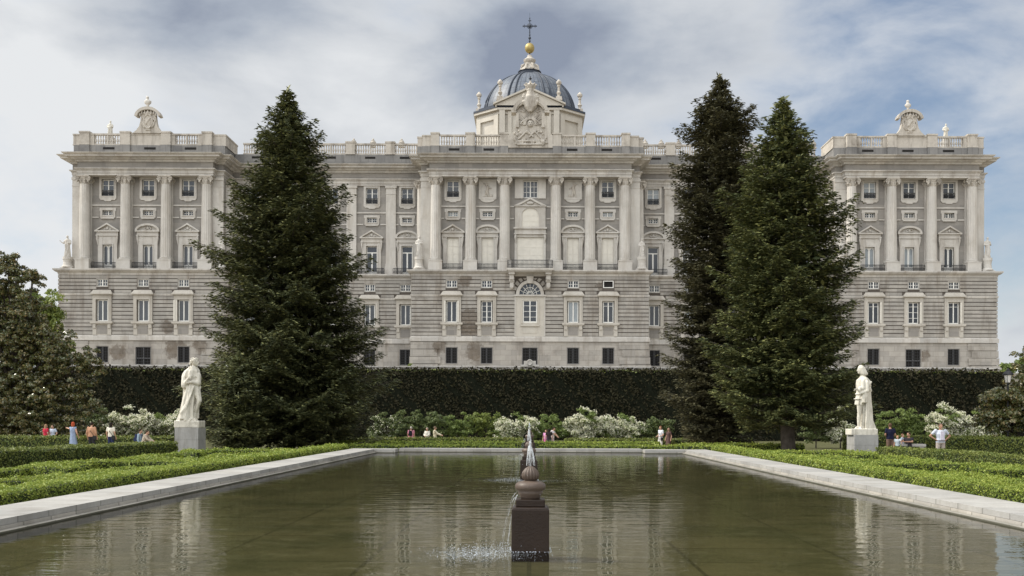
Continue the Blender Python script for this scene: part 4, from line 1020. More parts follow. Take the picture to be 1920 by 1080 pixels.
# ================================================================== HEDGES
def path_samples(pts, step):
    out = []; 
    for i in range(len(pts)-1):
        a = np.array(pts[i], float); b = np.array(pts[i+1], float); n = max(1, int(np.linalg.norm(b-a)/step))
        for k in range(n): out.append(a+(b-a)*k/n)
    out.append(np.array(pts[-1], float)); return out
def wob(x, y, f=1.7, a=1.0): return a*(np.sin(x*f+1.3*y)*.5+np.sin(y*f*1.6+.7*x+1.1)*.35+np.sin((x+y)*f*3.1)*.2)
hn = 0
def hedge(label, pts, w, h, z0=None, mat='box', leafk=.0014, cat='hedge', group=None, dens=1.5, lmin=.034, wobble=.05, core='boxcore', name='hedge', tilt=.9):
    """w full width, h height; core body and a coat of small leaves"""
    global hn; hn += 1
    rs = np.random.RandomState(100+hn); h -= .03+.5*max(lmin, math.hypot(*np.mean(np.array(pts), axis=0))*leafk)
    P = path_samples(pts, .4); m = MB(); n = len(P); prev = None
    dirs = []
    for i in range(n):
        d = P[min(i+1, n-1)]-P[max(i-1, 0)]; d = d/np.linalg.norm(d); dirs.append(d)
    cx, cy = np.mean(P, axis=0); zz0 = gz(cy) if z0 is None else z0
    root = empty(name, (float(cx), float(cy), zz0)); tag(root, label, cat, group)
    ring_n = 7
    for i in range(n):
        nx, ny = dirs[i][1], -dirs[i][0]
        e = .04
        prof = [(-w/2+e, 0), (-w/2+e, h*.6), (-w/2+e+.03, h-.06), (0, h-e), (w/2-e-.03, h-.06), (w/2-e, h*.6), (w/2-e, 0)]
        for o, z in prof:
            q = wob(P[i][0]+z, P[i][1]+o*3, 2.1, wobble*.6)
            m.v.append((P[i][0]+nx*(o+q*.5)-cx, P[i][1]+ny*(o+q*.5)-cy, z+(q if z > h*.5 else 0)))
    for i in range(n-1):
        for j in range(ring_n-1): m.f.append([i*7+j, (i+1)*7+j, (i+1)*7+j+1, i*7+j+1])
    m.f.append(list(range(7))); m.f.append([(n-1)*7+j for j in range(7)][::-1])
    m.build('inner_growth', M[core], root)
    # leaves
    seg = [(P[i], P[i+1]) for i in range(n-1)]
    L = []; 
    for a, b in seg:
        l = np.linalg.norm(b-a); dist = math.hypot(*( (a+b)/2)); sz = max(lmin, dist*leafk)
        area = l*(w+2*h); k = int(area/(sz*sz*.5)*dens*.62)+1
        t = rs.rand(k, 1); p = a+(b-a)*t; d = (b-a)/l; nr = np.array([d[1], -d[0]])
        u = rs.rand(k)*(w+2*h)
        o = np.where(u < h, -w/2, np.where(u < h+w, u-h-w/2, w/2)); z = np.where(u < h, u, np.where(u < h+w, h, h-(u-h-w)))
        nn = np.zeros((k, 3)); sidef = np.where(u < h, -1, np.where(u < h+w, 0, 1))
        nn[:, 0] = nr[0]*sidef; nn[:, 1] = nr[1]*sidef; nn[:, 2] = (sidef == 0)*1.0+.25
        bumpv = wob(p[:, 0]+z, p[:, 1]+o*3, 2.1, wobble)+wob(p[:, 0]*3.1, p[:, 1]*3.3+z*5, 2.5, wobble*.6)
        x = p[:, 0]+nr[0]*(o+sidef*(bumpv+.02*rs.normal(size=k))); y = p[:, 1]+nr[1]*(o+sidef*(bumpv+.02*rs.normal(size=k))); z = z+(sidef == 0)*(bumpv+sz*.5*rs.normal(size=k))
        L.append((np.stack([x-cx, y-cy, z], 1), nn, np.full(k, sz)))
    for ends, sg in ((0, -1), (-1, 1)):
        p = P[ends]; d = dirs[ends]; dist = math.hypot(*p); sz = max(lmin, dist*leafk); k = int(w*h/(sz*sz*.5)*dens*.62)+1
        nr = np.array([d[1], -d[0]]); o = (rs.rand(k)-.5)*w; z = rs.rand(k)*h
        L.append((np.stack([p[0]+nr[0]*o+d[0]*sg*.03-cx, p[1]+nr[1]*o+d[1]*sg*.03-cy, z], 1), np.tile([d[0]*sg, d[1]*sg, .2], (k, 1)), np.full(k, sz)))
    PP = np.concatenate([l[0] for l in L]); NN = np.concatenate([l[1] for l in L]); SZ = np.concatenate([l[2] for l in L])[:, None]
    U, V = rand_leaves(PP, NN, 1.0, tilt, .62, rs); quads_mesh('leaves', PP, U*SZ*1.25, V*SZ*1.25, M[mat], root)
    return root
hedge('low bright boxwood hedge running along the left pool coping', [(-10.25, 9), (-10.25, 30), (-10.25, 54.3)], .68, .52, wobble=.035, dens=1.7)
hedge('low bright boxwood hedge running along the right pool coping', [(10.25, 9), (10.25, 30), (10.25, 54.3)], .68, .52, wobble=.035, dens=1.7)
hedge('low bright boxwood hedge across the far left end of the pool', [(-10.6, 58.0), (-.9, 58.0)], 1.0, .5)
hedge('low bright boxwood hedge across the far right end of the pool', [(.9, 58.0), (10.6, 58.0)], 1.0, .5)
def arc(cx, cy, r, a0, a1, n=12, ry=None): ry = ry or r; return [(cx+r*math.cos(R(a0+(a1-a0)*k/n)), cy+ry*math.sin(R(a0+(a1-a0)*k/n))) for k in range(n+1)]
places = {-1: 'left', 1: 'right'}
ordn = ['nearest', 'second nearest', 'middle', 'second farthest', 'farthest']
for s in (-1, 1):
    for k, (cy, r, a0, a1) in enumerate(((20.5, 2.3, -60, 150), (26.5, 2.4, 120, 330), (33, 2.4, -80, 140), (39.5, 2.3, 100, 320), (46.5, 2.3, -60, 170))):
        p = arc(13.6, cy, r, a0, a1); p = [(s*x, y) for x, y in p]
        hedge('%s curled low boxwood scroll in the %s parterre' % (ordn[k], places[s]), p, .5, .42, wobble=.045, group='curled boxwood scrolls of the parterre')
    p = [(s*(12.3+.7*math.sin(y*.5)), y) for y in np.arange(11, 51, 1.0)]
    hedge('long wavy low boxwood line inside the %s parterre' % places[s], p, .4, .34, wobble=.05)
    p = [(s*(15.6+.5*math.sin(y*.45+1)), y) for y in np.arange(20, 51, 1.0)]
    hedge('outer wavy low boxwood line of the %s parterre, by the taller hedge' % places[s], p, .4, .34, wobble=.05)
hedge('knee high darker hedge left of the pool, ending at the left statue pedestal', [(-19.2, 27), (-18.7, 35), (-17.3, 47.6)], 1.0, .78, mat='boxdark', wobble=.03)
hedge('square clipped hedge behind the strolling women on the left', [(-44, 63), (-22.5, 63)], 1.3, .92, mat='boxdark', wobble=.02, dens=1.7)
for i, (y0, y1, mt, lb) in enumerate(((27, 38.3, 'boxdark', 'bright green nearest block'), (38.6, 43.6, 'boxdark', 'patchy darker middle block'), (43.9, 48.6, 'boxdark', 'farthest block beside the right pedestal'))):
    hedge('%s of the knee high hedge right of the pool' % lb, [(17.5, y0), (17.4, y1)], 1.0, .66 if i != 2 else .62, mat=mt, wobble=.035)
hedge('long clipped waist high hedge behind the man with hands on hips', [(21.3, 67), (46, 67)], 1.3, 1.15, mat='boxdark', wobble=.02)
hedge('square clipped hedge block just right of the man with hands on hips', [(24.4, 60.2), (27.6, 60.2)], 2.2, 1.05, mat='boxdark', wobble=.02)
hedge('large clipped hedge block at the right edge, under the lamp', [(25.2, 56), (40, 56)], 2.0, .98, mat='boxdark', wobble=.02)
hedge('thin clipped hedge row left of the centre, before the picnic group', [(-13.5, 70.5), (-.5, 70.5)], 1.0, .92, mat='boxdark', wobble=.02)
hedge('thin clipped hedge row right of the centre, below the white shrubs', [(2.5, 70.5), (15.8, 70.5)], 1.0, .9, mat='boxdark', wobble=.02)
hedge('middle low hedge row behind the far end of the pool', [(-14.5, 63), (8.2, 63)], .9, .68, mat='box', wobble=.03)
hedge('short low hedge beside the walking pair, right of the pool end', [(9.5, 62), (17, 62)], .9, .6, mat='box', wobble=.03)
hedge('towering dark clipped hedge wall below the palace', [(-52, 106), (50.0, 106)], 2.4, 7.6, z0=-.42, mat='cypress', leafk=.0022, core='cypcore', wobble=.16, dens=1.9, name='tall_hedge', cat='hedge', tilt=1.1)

th = [o for o in COL.objects if o.name == 'tall_hedge'][0]
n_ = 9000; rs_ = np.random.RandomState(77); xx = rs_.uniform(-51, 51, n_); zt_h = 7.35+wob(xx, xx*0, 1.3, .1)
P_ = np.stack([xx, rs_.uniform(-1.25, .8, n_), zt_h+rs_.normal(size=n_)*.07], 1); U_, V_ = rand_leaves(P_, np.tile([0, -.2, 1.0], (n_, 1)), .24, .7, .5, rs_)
quads_mesh('lit_top_fringe', P_, U_, V_, M['boxdark'], th)  # lighter leaves paint a sunlit edge along the hedge top

# ================================================================== FIRS
def fir(label, x, y, H, prof, mat, seed, nb=12, lean=0.0, zs=.045, tr=.017, wk=.87, bl=.25, dens=1.25, z0=None):
    rs = np.random.RandomState(seed)
    z0 = gz(y) if z0 is None else z0
    root = empty('fir_tree', (x, y, z0)); tag(root, label, 'fir tree')
    t = MB(); tp = [(lean*(k/8)**1.5+.06*rs.normal()*(k > 0), .05*rs.normal()*(k > 0), H*k/8*.985) for k in range(9)]
    t.tube(tp, [max(.03, H*tr*(1-k/8)**.9) for k in range(9)], 9)
    d0 = [p[0] for p in prof]; r0 = [p[1] for p in prof]
    Ps, Us, Vs = [], [], []
    z = H*zs
    lv = 0
    while z < H-.25:
        f = H-z; Rr = np.interp(f, d0, r0)*wk
        for tier, (dz, sc_, nb_) in enumerate(((0, 1.0, nb), (.36, .74, nb*.9))):
            nbr = max(4, int(nb_*(.45+.55*min(1, Rr/4))))
            ph0 = rs.rand()*2*PI
            for b in range(nbr):
                a = ph0+2*PI*b/nbr+rs.normal()*.16
                zz = z+dz*(1 if f > 4 else .5)+rs.normal()*.1
                if zz > H-.2: continue
                wlump = 1+.1*math.sin(3*a+zz*.55+seed)+.1*math.sin(2*a-zz*1.7+seed)+.06*math.sin(zz*2.9+a)
                L = Rr*sc_*wlump*rs.uniform(.84, 1.13)
                if L < .12: continue
                ca, sa = math.cos(a), math.sin(a)
                xt = lean*max(0, zz/H)**1.5
                rise = .3 if f < H*.2 else (.04 if f < H*.55 else -.06)
                def bp(t_): r_ = L*t_; return r_, zz+rise*r_-.1*L*np.sin(PI*t_*.9)+.09*L*t_**3
                if L > 1.0:
                    t.tube([(xt+ca*bp(q)[0], sa*bp(q)[0], bp(q)[1]) for q in (0, .35, .7, 1)], [.012*L+.02, .01*L+.014, .006*L+.008, .006], 3)
                ns = max(3, int(L/.24)); ts = (np.arange(ns)+.5)/ns
                ts = ts[ts > (.22 if L > 1.5 else 0)]
                for t_ in ts:
                    r_, zb = bp(t_)
                    sl = (.4*L*(1-t_)**.7+min(.45, .12+.14*L))*rs.uniform(.8, 1.2)
                    for sd_ in (-1, 1):
                        an = a+sd_*rs.uniform(.6, .95)
                        k = max(3, int(sl/.07*dens)); q = (np.arange(k)+rs.rand(k))/k*sl
                        px = xt+ca*r_+np.cos(an)*q; py = sa*r_+np.sin(an)*q; pz = zb-.1*q*q+rs.normal(size=k)*.055
                        fork = rs.choice([-.75, .0, .75], k)+rs.normal(size=k)*.2
                        dirx = np.stack([np.cos(an+fork), np.sin(an+fork), -.06-.12*q+rs.normal(size=k)*.16], 1)
                        Ps.append(np.stack([px, py, pz], 1)); Us.append(unit(dirx)*bl*.55*rs.uniform(.6, 1.2, (k, 1)))
                        up = np.stack([rs.normal(size=k)*.3, rs.normal(size=k)*.3, np.ones(k)], 1); side_ = unit(np.cross(unit(dirx), up)); Vs.append(side_*.27*bl*rs.uniform(.6, 1.1, (k, 1)))
                r_, zb = bp(1.0); k = 6
                dirx = np.stack([ca+rs.normal(size=k)*.4, sa+rs.normal(size=k)*.4, .15+rs.normal(size=k)*.2], 1)
                Ps.append(np.stack([xt+ca*r_+rs.normal(size=k)*.08, sa*r_+rs.normal(size=k)*.08, zb+rs.normal(size=k)*.05], 1)); Us.append(unit(dirx)*bl*.6); Vs.append(unit(np.cross(dirx, rs.normal(size=(k, 3))))*bl*.16)
        # shaded inner twigs close to the stem
        k = int(60*Rr*(1 if f > 1.5 else .3)); q = rs.rand(k)*.62*Rr; an = rs.rand(k)*2*PI
        Ps.append(np.stack([lean*max(0, z/H)**1.5+np.cos(an)*q, np.sin(an)*q, z+rs.rand(k)*.7], 1)); Us.append(unit(rs.normal(size=(k, 3)))*.3); Vs.append(unit(rs.normal(size=(k, 3)))*.11)
        z += rs.uniform(.66, .84)*(1 if f > 5 else .62)
    k = 40; q = rs.rand(k)
    Ps.append(np.stack([lean+rs.normal(size=k)*.06, rs.normal(size=k)*.06, H-1.3*q], 1)); Us.append(unit(np.stack([rs.normal(size=k), rs.normal(size=k), .9+0*q], 1))*.17); Vs.append(unit(rs.normal(size=(k, 3)))*.045)
    P = np.concatenate(Ps); U = np.concatenate(Us); V = np.concatenate(Vs)
    ok = P[:, 2] > .15; quads_mesh('crown', P[ok], U[ok], V[ok], M[mat], root)
    t.build('trunk', M['bark'], root, fix=False)
    return root
k62 = 62/F
def tree_at(px_top, py_top, Y, z0=None):
    X, _, Z = at(px_top, py_top, Y); return X, Z-(gz(Y) if z0 is None else z0)
X, H = tree_at(545, 164, 62)
fir('tall dark fir left of the pool, a single pointed crown before the palace', X, 62, H, [(0, .1), (1.2, .75), (2.8, 1.6), (4.3, 2.6), (5.4, 2.9), (7.1, 4.0), (9.2, 4.5), (11.5, 5.1), (14.6, 5.7), (18, 6.2), (19.8, 6.0), (22.5, 5.0)], 'fir', 3, nb=12, lean=-.2)
_, H = tree_at(1466, 183, 59); X = at(1479, 800, 59)[0]
fir('broad green fir right of the pool, nearest of the right pair', X, 59, H, [(0, .1), (1.6, 1.15), (2.9, 1.6), (4.4, 2.9), (5.9, 3.5), (8, 4.1), (10, 4.4), (14.7, 4.7), (17, 4.8), (18.5, 4.2), (20.5, 2.6)], 'firgreen', 8, nb=12, lean=-.45, zs=.1, tr=.021)
X, H = tree_at(1350, 144, 67)
fir('tallest brownish fir, half hidden behind the broad green fir on the right', X, 67, H, [(0, .1), (1.5, .9), (3.2, 2.1), (5.4, 2.4), (7.2, 2.9), (9.3, 3.0), (13, 3.1), (18, 3.2), (22, 3.0), (24, 2.4)], 'firbrown', 14, nb=12, wk=1.02)
X, H = tree_at(448, 668, 56)
fir('small young fir between the left statue and the tall dark fir', X, 56, H, [(0, .15), (1, 1.0), (2.2, 1.6), (3.5, 1.9), (5, 1.9)], 'fir', 21, nb=12, bl=.22)

# ================================================================== LEAFY TREES AND SHRUBS
def leafy(name, label, cat, base, blobs, mat, n, size, seed, group=None, trunk=.16, sub=.55, flowers=None, stems=True, aspect=.5, nfl=0, flsize=.12, loose=False):
    """blobs: (dx, dy, dz, rx, ry, rz) about the base point"""
    rs = np.random.RandomState(seed); root = empty(name, base); tag(root, label, cat, group)
    vol = np.array([b[3]*b[4]*b[5] for b in blobs])**.67; vol = vol/vol.sum()
    P, N = [], []
    for b, v in zip(blobs, vol):
        nb_ = max(6, int(v*n/70)); c = (unit(rs.normal(size=(nb_, 3)))*(rs.rand(nb_, 1)**.4)*.92 if not loose else np.clip(rs.normal(size=(nb_, 3))*.55, -1.35, 1.35))*np.array([b[3], b[4], b[5]])+np.array(b[:3])
        per = max(8, int(v*n/nb_))
        for q in c:
            r_ = sub*rs.uniform(.55, 1.15); d = unit(rs.normal(size=(per, 3))); d[:, 2] = np.abs(d[:, 2])*.8-.25*(rs.rand(per) < .4)
            P.append(q+d*r_*(.55+.5*rs.rand(per, 1))); N.append(d+np.array([0, 0, .25]))
    P = np.concatenate(P); N = np.concatenate(N); ok = P[:, 2] > .05; P, N = P[ok], N[ok]
    U, V = rand_leaves(P, N, size, .6, aspect, rs)
    quads_mesh('crown', P, U, V, M[mat], root)
    if nfl:
        idx = rs.choice(len(P), min(nfl, len(P)), replace=False); cl = P[idx]+unit(N[idx])*.06
        # only some patches bloom
        k = (wob(cl[:, 0]*1.1, cl[:, 2]*1.4, 1.6) > -.45); cl = cl[k]
        cl = np.repeat(cl, 3, axis=0)+rs.normal(size=(len(cl)*3, 3))*flsize*.5
        U, V = rand_leaves(cl, np.tile([0, -.4, .8], (len(cl), 1)), flsize, .8, .95, rs); quads_mesh('blossom', cl, U, V, M['blossom'], root)
    if stems:
        t = MB(); c0 = np.mean([b[:3] for b in blobs], axis=0)
        t.tube([(0, 0, 0), (c0[0]*.2, c0[1]*.2, c0[2]*.3), (c0[0]*.6, c0[1]*.6, c0[2]*.65), tuple(c0)], [trunk, trunk*.85, trunk*.6, trunk*.3], 7)
        for b in blobs:
            e = np.array(b[:3]); s_ = c0*.35
            t.tube([tuple(s_), tuple((s_+e)/2+rs.normal(size=3)*.15), tuple(e), tuple(e+np.array([b[3]*.5*np.sign(b[0]+.01), 0, b[5]*.6]))], [trunk*.5, trunk*.35, trunk*.2, .015], 5)
        t.build('trunk', M['bark'], root, fix=False)
    return root
def pxblobs(base, Y, lst, ky=1.0):
    out = []
    for (px, py, rx, ry) in lst:
        x, _, z = at(px, py, Y); k = Y/F; out.append((x-base[0], 0.0, z-base[2], rx*k, rx*k*ky, ry*k))
    return out
b0 = (at(20, 800, 71)[0], 71, gz(71))
leafy('magnolia_tree', 'large glossy brown green magnolia filling the left edge of the garden', 'magnolia', b0,
      pxblobs(b0, 71, [(-20, 505, 34, 30), (62, 520, 28, 9), (14, 486, 20, 12), (30, 510, 24, 9), (5, 535, 40, 18), (-10, 580, 60, 50), (50, 575, 28, 22), (70, 640, 40, 40), (0, 670, 70, 55), (110, 690, 50, 30), (165, 680, 30, 22), (60, 745, 75, 45), (150, 745, 35, 30), (0, 790, 70, 35), (90, 800, 85, 24), (40, 620, 45, 45), (95, 655, 30, 25), (30, 730, 80, 60), (-60, 650, 50, 150)]), 'magnolia', 150000, .21, 31, sub=.36, trunk=.3, loose=True)
b0 = (at(90, 800, 104)[0], 104, gz(90)); b0 = (b0[0], 112, 7.0)
leafy('plane_tree', 'yellow green tree at the left corner of the palace', 'tree', b0, pxblobs(b0, 112, [(85, 585, 26, 26), (60, 630, 40, 40), (95, 660, 22, 35), (20, 600, 40, 40), (40, 570, 25, 20)]), 'bright', 30000, .42, 33, sub=.9, trunk=.35, loose=True)
b0 = (at(1915, 800, 59)[0], 59, gz(59))
leafy('magnolia_tree', 'glossy brown green magnolia at the right edge, behind the lamp', 'magnolia', b0,
      pxblobs(b0, 59, [(1936, 702, 12, 20), (1893, 745, 32, 17), (1925, 760, 45, 35), (1870, 745, 28, 14), (1885, 785, 40, 26), (1950, 700, 40, 50), (1855, 790, 18, 14), (1940, 800, 50, 25)]), 'magnolia', 45000, .2, 35, sub=.34, trunk=.22, loose=True)
for (px, sd2, top, Y) in ((1895, 41, 682, 190), (1925, 42, 672, 200)):
    b0 = (at(px, 700, Y)[0], Y, 7.0)
    leafy('distant_tree', 'far green tree low on the horizon beyond the palace, %s' % ('beside the lamp' if px < 1900 else 'at the right edge'), 'tree', b0, pxblobs(b0, Y, [(px, top+8, 18, 8), (px-8, top+14, 14, 8)]), 'bush', 2500, .6, sd2, sub=1.0, trunk=.3)
def shrub(px0, px1, ptop, Y, mat, seed, label, fl=0, n=None, group='flowering shrubs in front of the tall hedge'):
    xc = at((px0+px1)/2, 800, Y)[0]; w_ = (px1-px0)/2*Y/F; zt = at((px0+px1)/2, ptop-7, Y)[2]-gz(Y); rs = random.Random(seed)
    bl = []
    k = max(3, int(w_*1.6))
    for i in range(k):
        u = (i+.5)/k*2-1; hh = zt*(1-.3*u*u)*rs.uniform(.8, 1.0)
        bl.append((u*w_*.85, rs.uniform(-.4, .4), hh*.55, w_/k*1.5+.15, .9, hh*.45))
    n = n or int(w_*zt*(1100 if fl else 1100))
    return leafy('flowering_shrub' if fl else 'shrub', label, 'shrub', (xc, Y, gz(Y)), bl, mat, n, .17, seed, group if fl else 'green shrubs in front of the tall hedge', sub=.38, trunk=.06, nfl=int(n*fl*1.3), flsize=.085)
Y = 84
shrub(165, 212, 762, 80, 'bushdark', 50, 'brown green shrub left of the leftmost white flowering shrub')
shrub(205, 262, 752, 80, 'bush', 51, 'leftmost white flowering shrub, behind the woman in the white tee', .6)
shrub(250, 345, 763, 79, 'bush', 52, 'broad white flowering shrub behind the left statue', .6)
shrub(690, 745, 772, Y, 'bushdark', 53, 'sparsely flowering shrub beside the tall left fir', .07)
shrub(740, 835, 766, Y, 'bushdark', 54, 'dark green shrub behind the man with the black backpack')
shrub(830, 885, 763, Y, 'bush', 55, 'tall green shrub behind the man in the cream jacket')
shrub(880, 945, 771, Y, 'bright', 56, 'yellow green shrub left of the centre fountain')
shrub(932, 1005, 768, Y-1, 'bush', 57, 'white flowering shrub directly behind the fountain jets', .55)
shrub(1000, 1068, 770, Y, 'bush', 58, 'green shrub behind the embracing family')
shrub(1062, 1140, 765, Y-1, 'bush', 59, 'tall white flowering shrub right of the embracing family', .6)
shrub(1130, 1205, 769, Y, 'bush', 60, 'white flowering shrub right of centre, beside the dark green one', .5)
shrub(1195, 1262, 772, Y, 'bushdark', 61, 'dark green shrub behind the walking pair')
shrub(1500, 1560, 775, 78, 'bushdark', 62, 'dark green shrub behind the trunk of the broad green fir')
shrub(1548, 1604, 768, 78, 'bush', 63, 'white flowering shrub just left of the right statue', .5)
shrub(1635, 1750, 756, 80, 'bush', 64, 'broad leafy green shrub right of the right statue')
shrub(1738, 1812, 760, 79, 'bush', 65, 'white flowering shrub behind the man with hands on hips', .6)
shrub(1800, 1880, 762, 79, 'bush', 66, 'rightmost white flowering shrub, beside the magnolia', .6)
b0 = (at(770, 684, 107)[0], 108.6, 7.0)
leafy('small_shrub', 'small yellow green bush peeping over the hedge at the palace foot', 'shrub', b0, [(0, 0, .45, .8, .4, .5)], 'bright', 500, .14, 70, sub=.25, trunk=.03)
# parapet behind the hedge
m = MB(); zt = PZ(687.5, 108); m.box(-52, 49, 107.7, 108.1, 6.9, zt-.12); m.box(-52, 49, 107.62, 108.18, zt-.12, zt)
par = m.build('parapet_wall', M['limeband']); tag(par, 'thin pale stone parapet showing just above the tall dark hedge', 'wall')
m = MB(); n = 24; m.box(-1.0, 1.0, 107.5, 107.6, zt-.02, zt+.2); m.box(-.65, .65, 107.5, 107.61, zt+.2, zt+.6)
m.prism([(.34*math.cos(2*PI*k/n), zt+.42+.34*math.sin(2*PI*k/n)) for k in range(n)], 107.42, 107.62); m.tube([(.27*math.cos(2*PI*k/n), 107.4, zt+.42+.27*math.sin(2*PI*k/n)) for k in range(n+1)], .05, 5)
o = m.build('carved_disc', M['lime'], par)
# ================================================================== FOUNTAINS
M['jet'] = None
def jet_mat():
    m, t, b = principled('falling_water', 0.15, 0.6)
    b.inputs['Base Color'].default_value = (.85, .88, .9, 1)
    tr = nd(t, 'ShaderNodeBsdfTransparent'); mx = nd(t, 'ShaderNodeMixShader')
    f = ramp(t, noise(t, pos(t, (1, 1, .35)), 22, 4, .7), .4, .66, .04, .6); t.links.new(f, mx.inputs[0]); t.links.new(tr.outputs[0], mx.inputs[1]); t.links.new(b.outputs[0], mx.inputs[2])
    t.links.new(mx.outputs[0], t.nodes['Material Output'].inputs['Surface']); return m
M['jet'] = jet_mat()
M['drop'] = plain('white_water_drops', (.7, .76, .84), .1, .05, 5, .6)
def fountain(label, x, Y, dz, seed, ripple):
    rs = random.Random(seed); nr = np.random.RandomState(seed)
    r = empty('fountain', (x, Y, 0)); tag(r, label, 'fountain', 'stone fountains standing in the pool')
    m = MB(); m.box(-.257, .257, -.257, .257, -.128, .58+dz); m.box(-.25, .25, -.25, .25, .58+dz, .605+dz, top=(.02, .02)); o = m.build('pedestal', M['browngranite'], r)
    bv = o.modifiers.new('bevel', 'BEVEL'); bv.width = .012; bv.segments = 2
    z = .606+dz; m = MB(); m.box(-.2, .2, -.2, .2, z, z+.1); o = m.build('plinth', M['browngranite'], r); bv = o.modifiers.new('bevel', 'BEVEL'); bv.width = .012; bv.segments = 2
    z += .101; m = MB()
    m.lathe([(.13, z), (.14, z+.03), (.16, z+.06), (.175, z+.1), (.165, z+.105), (.205, z+.13), (.213, z+.17), (.2, z+.21), (.16, z+.235), (.11, z+.245), (.1, z+.25)], 40, flute=.0); m.build('bowl', M['carved'], r, smooth=True)
    z += .248; m = MB(); m.lathe([(.08, z), (.115, z+.04), (.125, z+.08), (.11, z+.13), (.07, z+.175), (.03, z+.2)], 60, flute=.16, nfl=15); m.build('pine_cone_top', M['carved'], r, smooth=True)
    zt = z+.2
    m = MB(); m.tube([(0, 0, zt-.02), (.003, 0, zt+.15), (0, 0, zt+.3), (.004, 0, zt+.37)], [.01, .014, .018, .006], 7); jt = m.build('water_jet', M['jet'], r, fix=False, smooth=True)
    for k in range(7):
        a = PI+rs.uniform(-1.2, 1.2) if k < 4 else rs.uniform(-1, 1); R_ = rs.uniform(.03, .07) if k else .085; h = rs.uniform(.22, .33)
        pts = [(R_*math.cos(a)*q, R_*math.sin(a)*q, zt+h*(1-(q*1.02)**2.2)+.02) for q in np.linspace(0, 1, 8)]; m = MB(); m.tube(pts, [.008, .011, .012, .011, .009, .008, .006, .004], 5); m.build('falling_stream', M['jet'], r, fix=False, smooth=True)
    for k in range(5):           # streams thrown off to the left into the pool
        a = PI+rs.uniform(-.25, .25); R_ = rs.uniform(.1, .42); z0 = .6+dz+rs.uniform(.15, .22); m = MB()
        m.tube([((.15+R_*q)*math.cos(a), (.15+R_*q)*math.sin(a), max(.01, z0-z0*q**2.2)) for q in np.linspace(.15, 1, 10)], [.0016+.0012*(i_ % 3) for i_ in range(10)], 4); m.build('falling_stream', M['jet'], r, fix=False)
    d = MB()
    for k in range(int(330*ripple)):
        a = PI+nr.normal()*.9; q = abs(nr.normal(.55, .3)); px_, py_ = q*math.cos(a)*1.1, q*math.sin(a)*.9-.05
        s = rs.uniform(.0015, .004); hz = abs(nr.normal())*.03; d.ball((px_, py_, .004+hz), (s*1.4, s*1.4, s), 5, 3)
    for k in range(90):
        s = .006; side_ = rs.randint(0, 3); u = rs.uniform(-.27, .27)
        p = [(u, -.27), (u, .27), (-.27, u), (.27, u)][side_]; d.ball((p[0]+rs.uniform(-.02, .02), p[1]+rs.uniform(-.02, .02), .004), (rs.uniform(.003, .012), .006, .003), 5, 3)
    for k in range(60): d.ball((rs.uniform(-.45, .25), rs.uniform(-.2, .2), rs.uniform(.1, 1.2)), rs.uniform(.0015, .0035), 5, 3)
    o = d.build('spray_drops', M['drop'], r, fix=False); o['kind'] = 'stuff'
    return r
fountain('nearest brown granite fountain in the pool, splashing to its left', PX(995, 13.8), 13.8, 0, 1, 1.0)
fountain('second fountain in the pool, partly hidden behind the nearest jet', PX(992, 29.8), 29.8, .0, 2, 1.2)
fountain('farthest fountain in the pool, its jet rising before the white shrub', PX(993, 46), 46, .16, 3, 1.0)
# foam where the thrown water lands
def foam(x, y, rx, ry, n, seed, label, group):
    nr = np.random.RandomState(seed); P = np.stack([x+nr.normal(size=n)*rx, y+nr.normal(size=n)*ry, np.full(n, .006)+np.abs(nr.normal(size=n))*.006], 1)
    U = unit(np.stack([nr.normal(size=n), nr.normal(size=n)*.6, nr.normal(size=n)*.15], 1))*nr.uniform(.002, .011, (n, 1)); V = unit(np.cross(U, np.tile([0, 0, 1.0], (n, 1))))*nr.uniform(.001, .004, (n, 1))
    o = quads_mesh('foam', P, U, V, M['drop']); o['kind'] = 'stuff'; o['label'] = label; o['category'] = 'foam'
foam(PX(895, 13.4), 13.3, .32, .35, 4200, 5, 'white splash foam on the water left of the nearest fountain', '')
foam(PX(985, 29.8)-.1, 29.4, .75, .35, 2200, 6, 'pale ring of splashes around the second fountain', '')

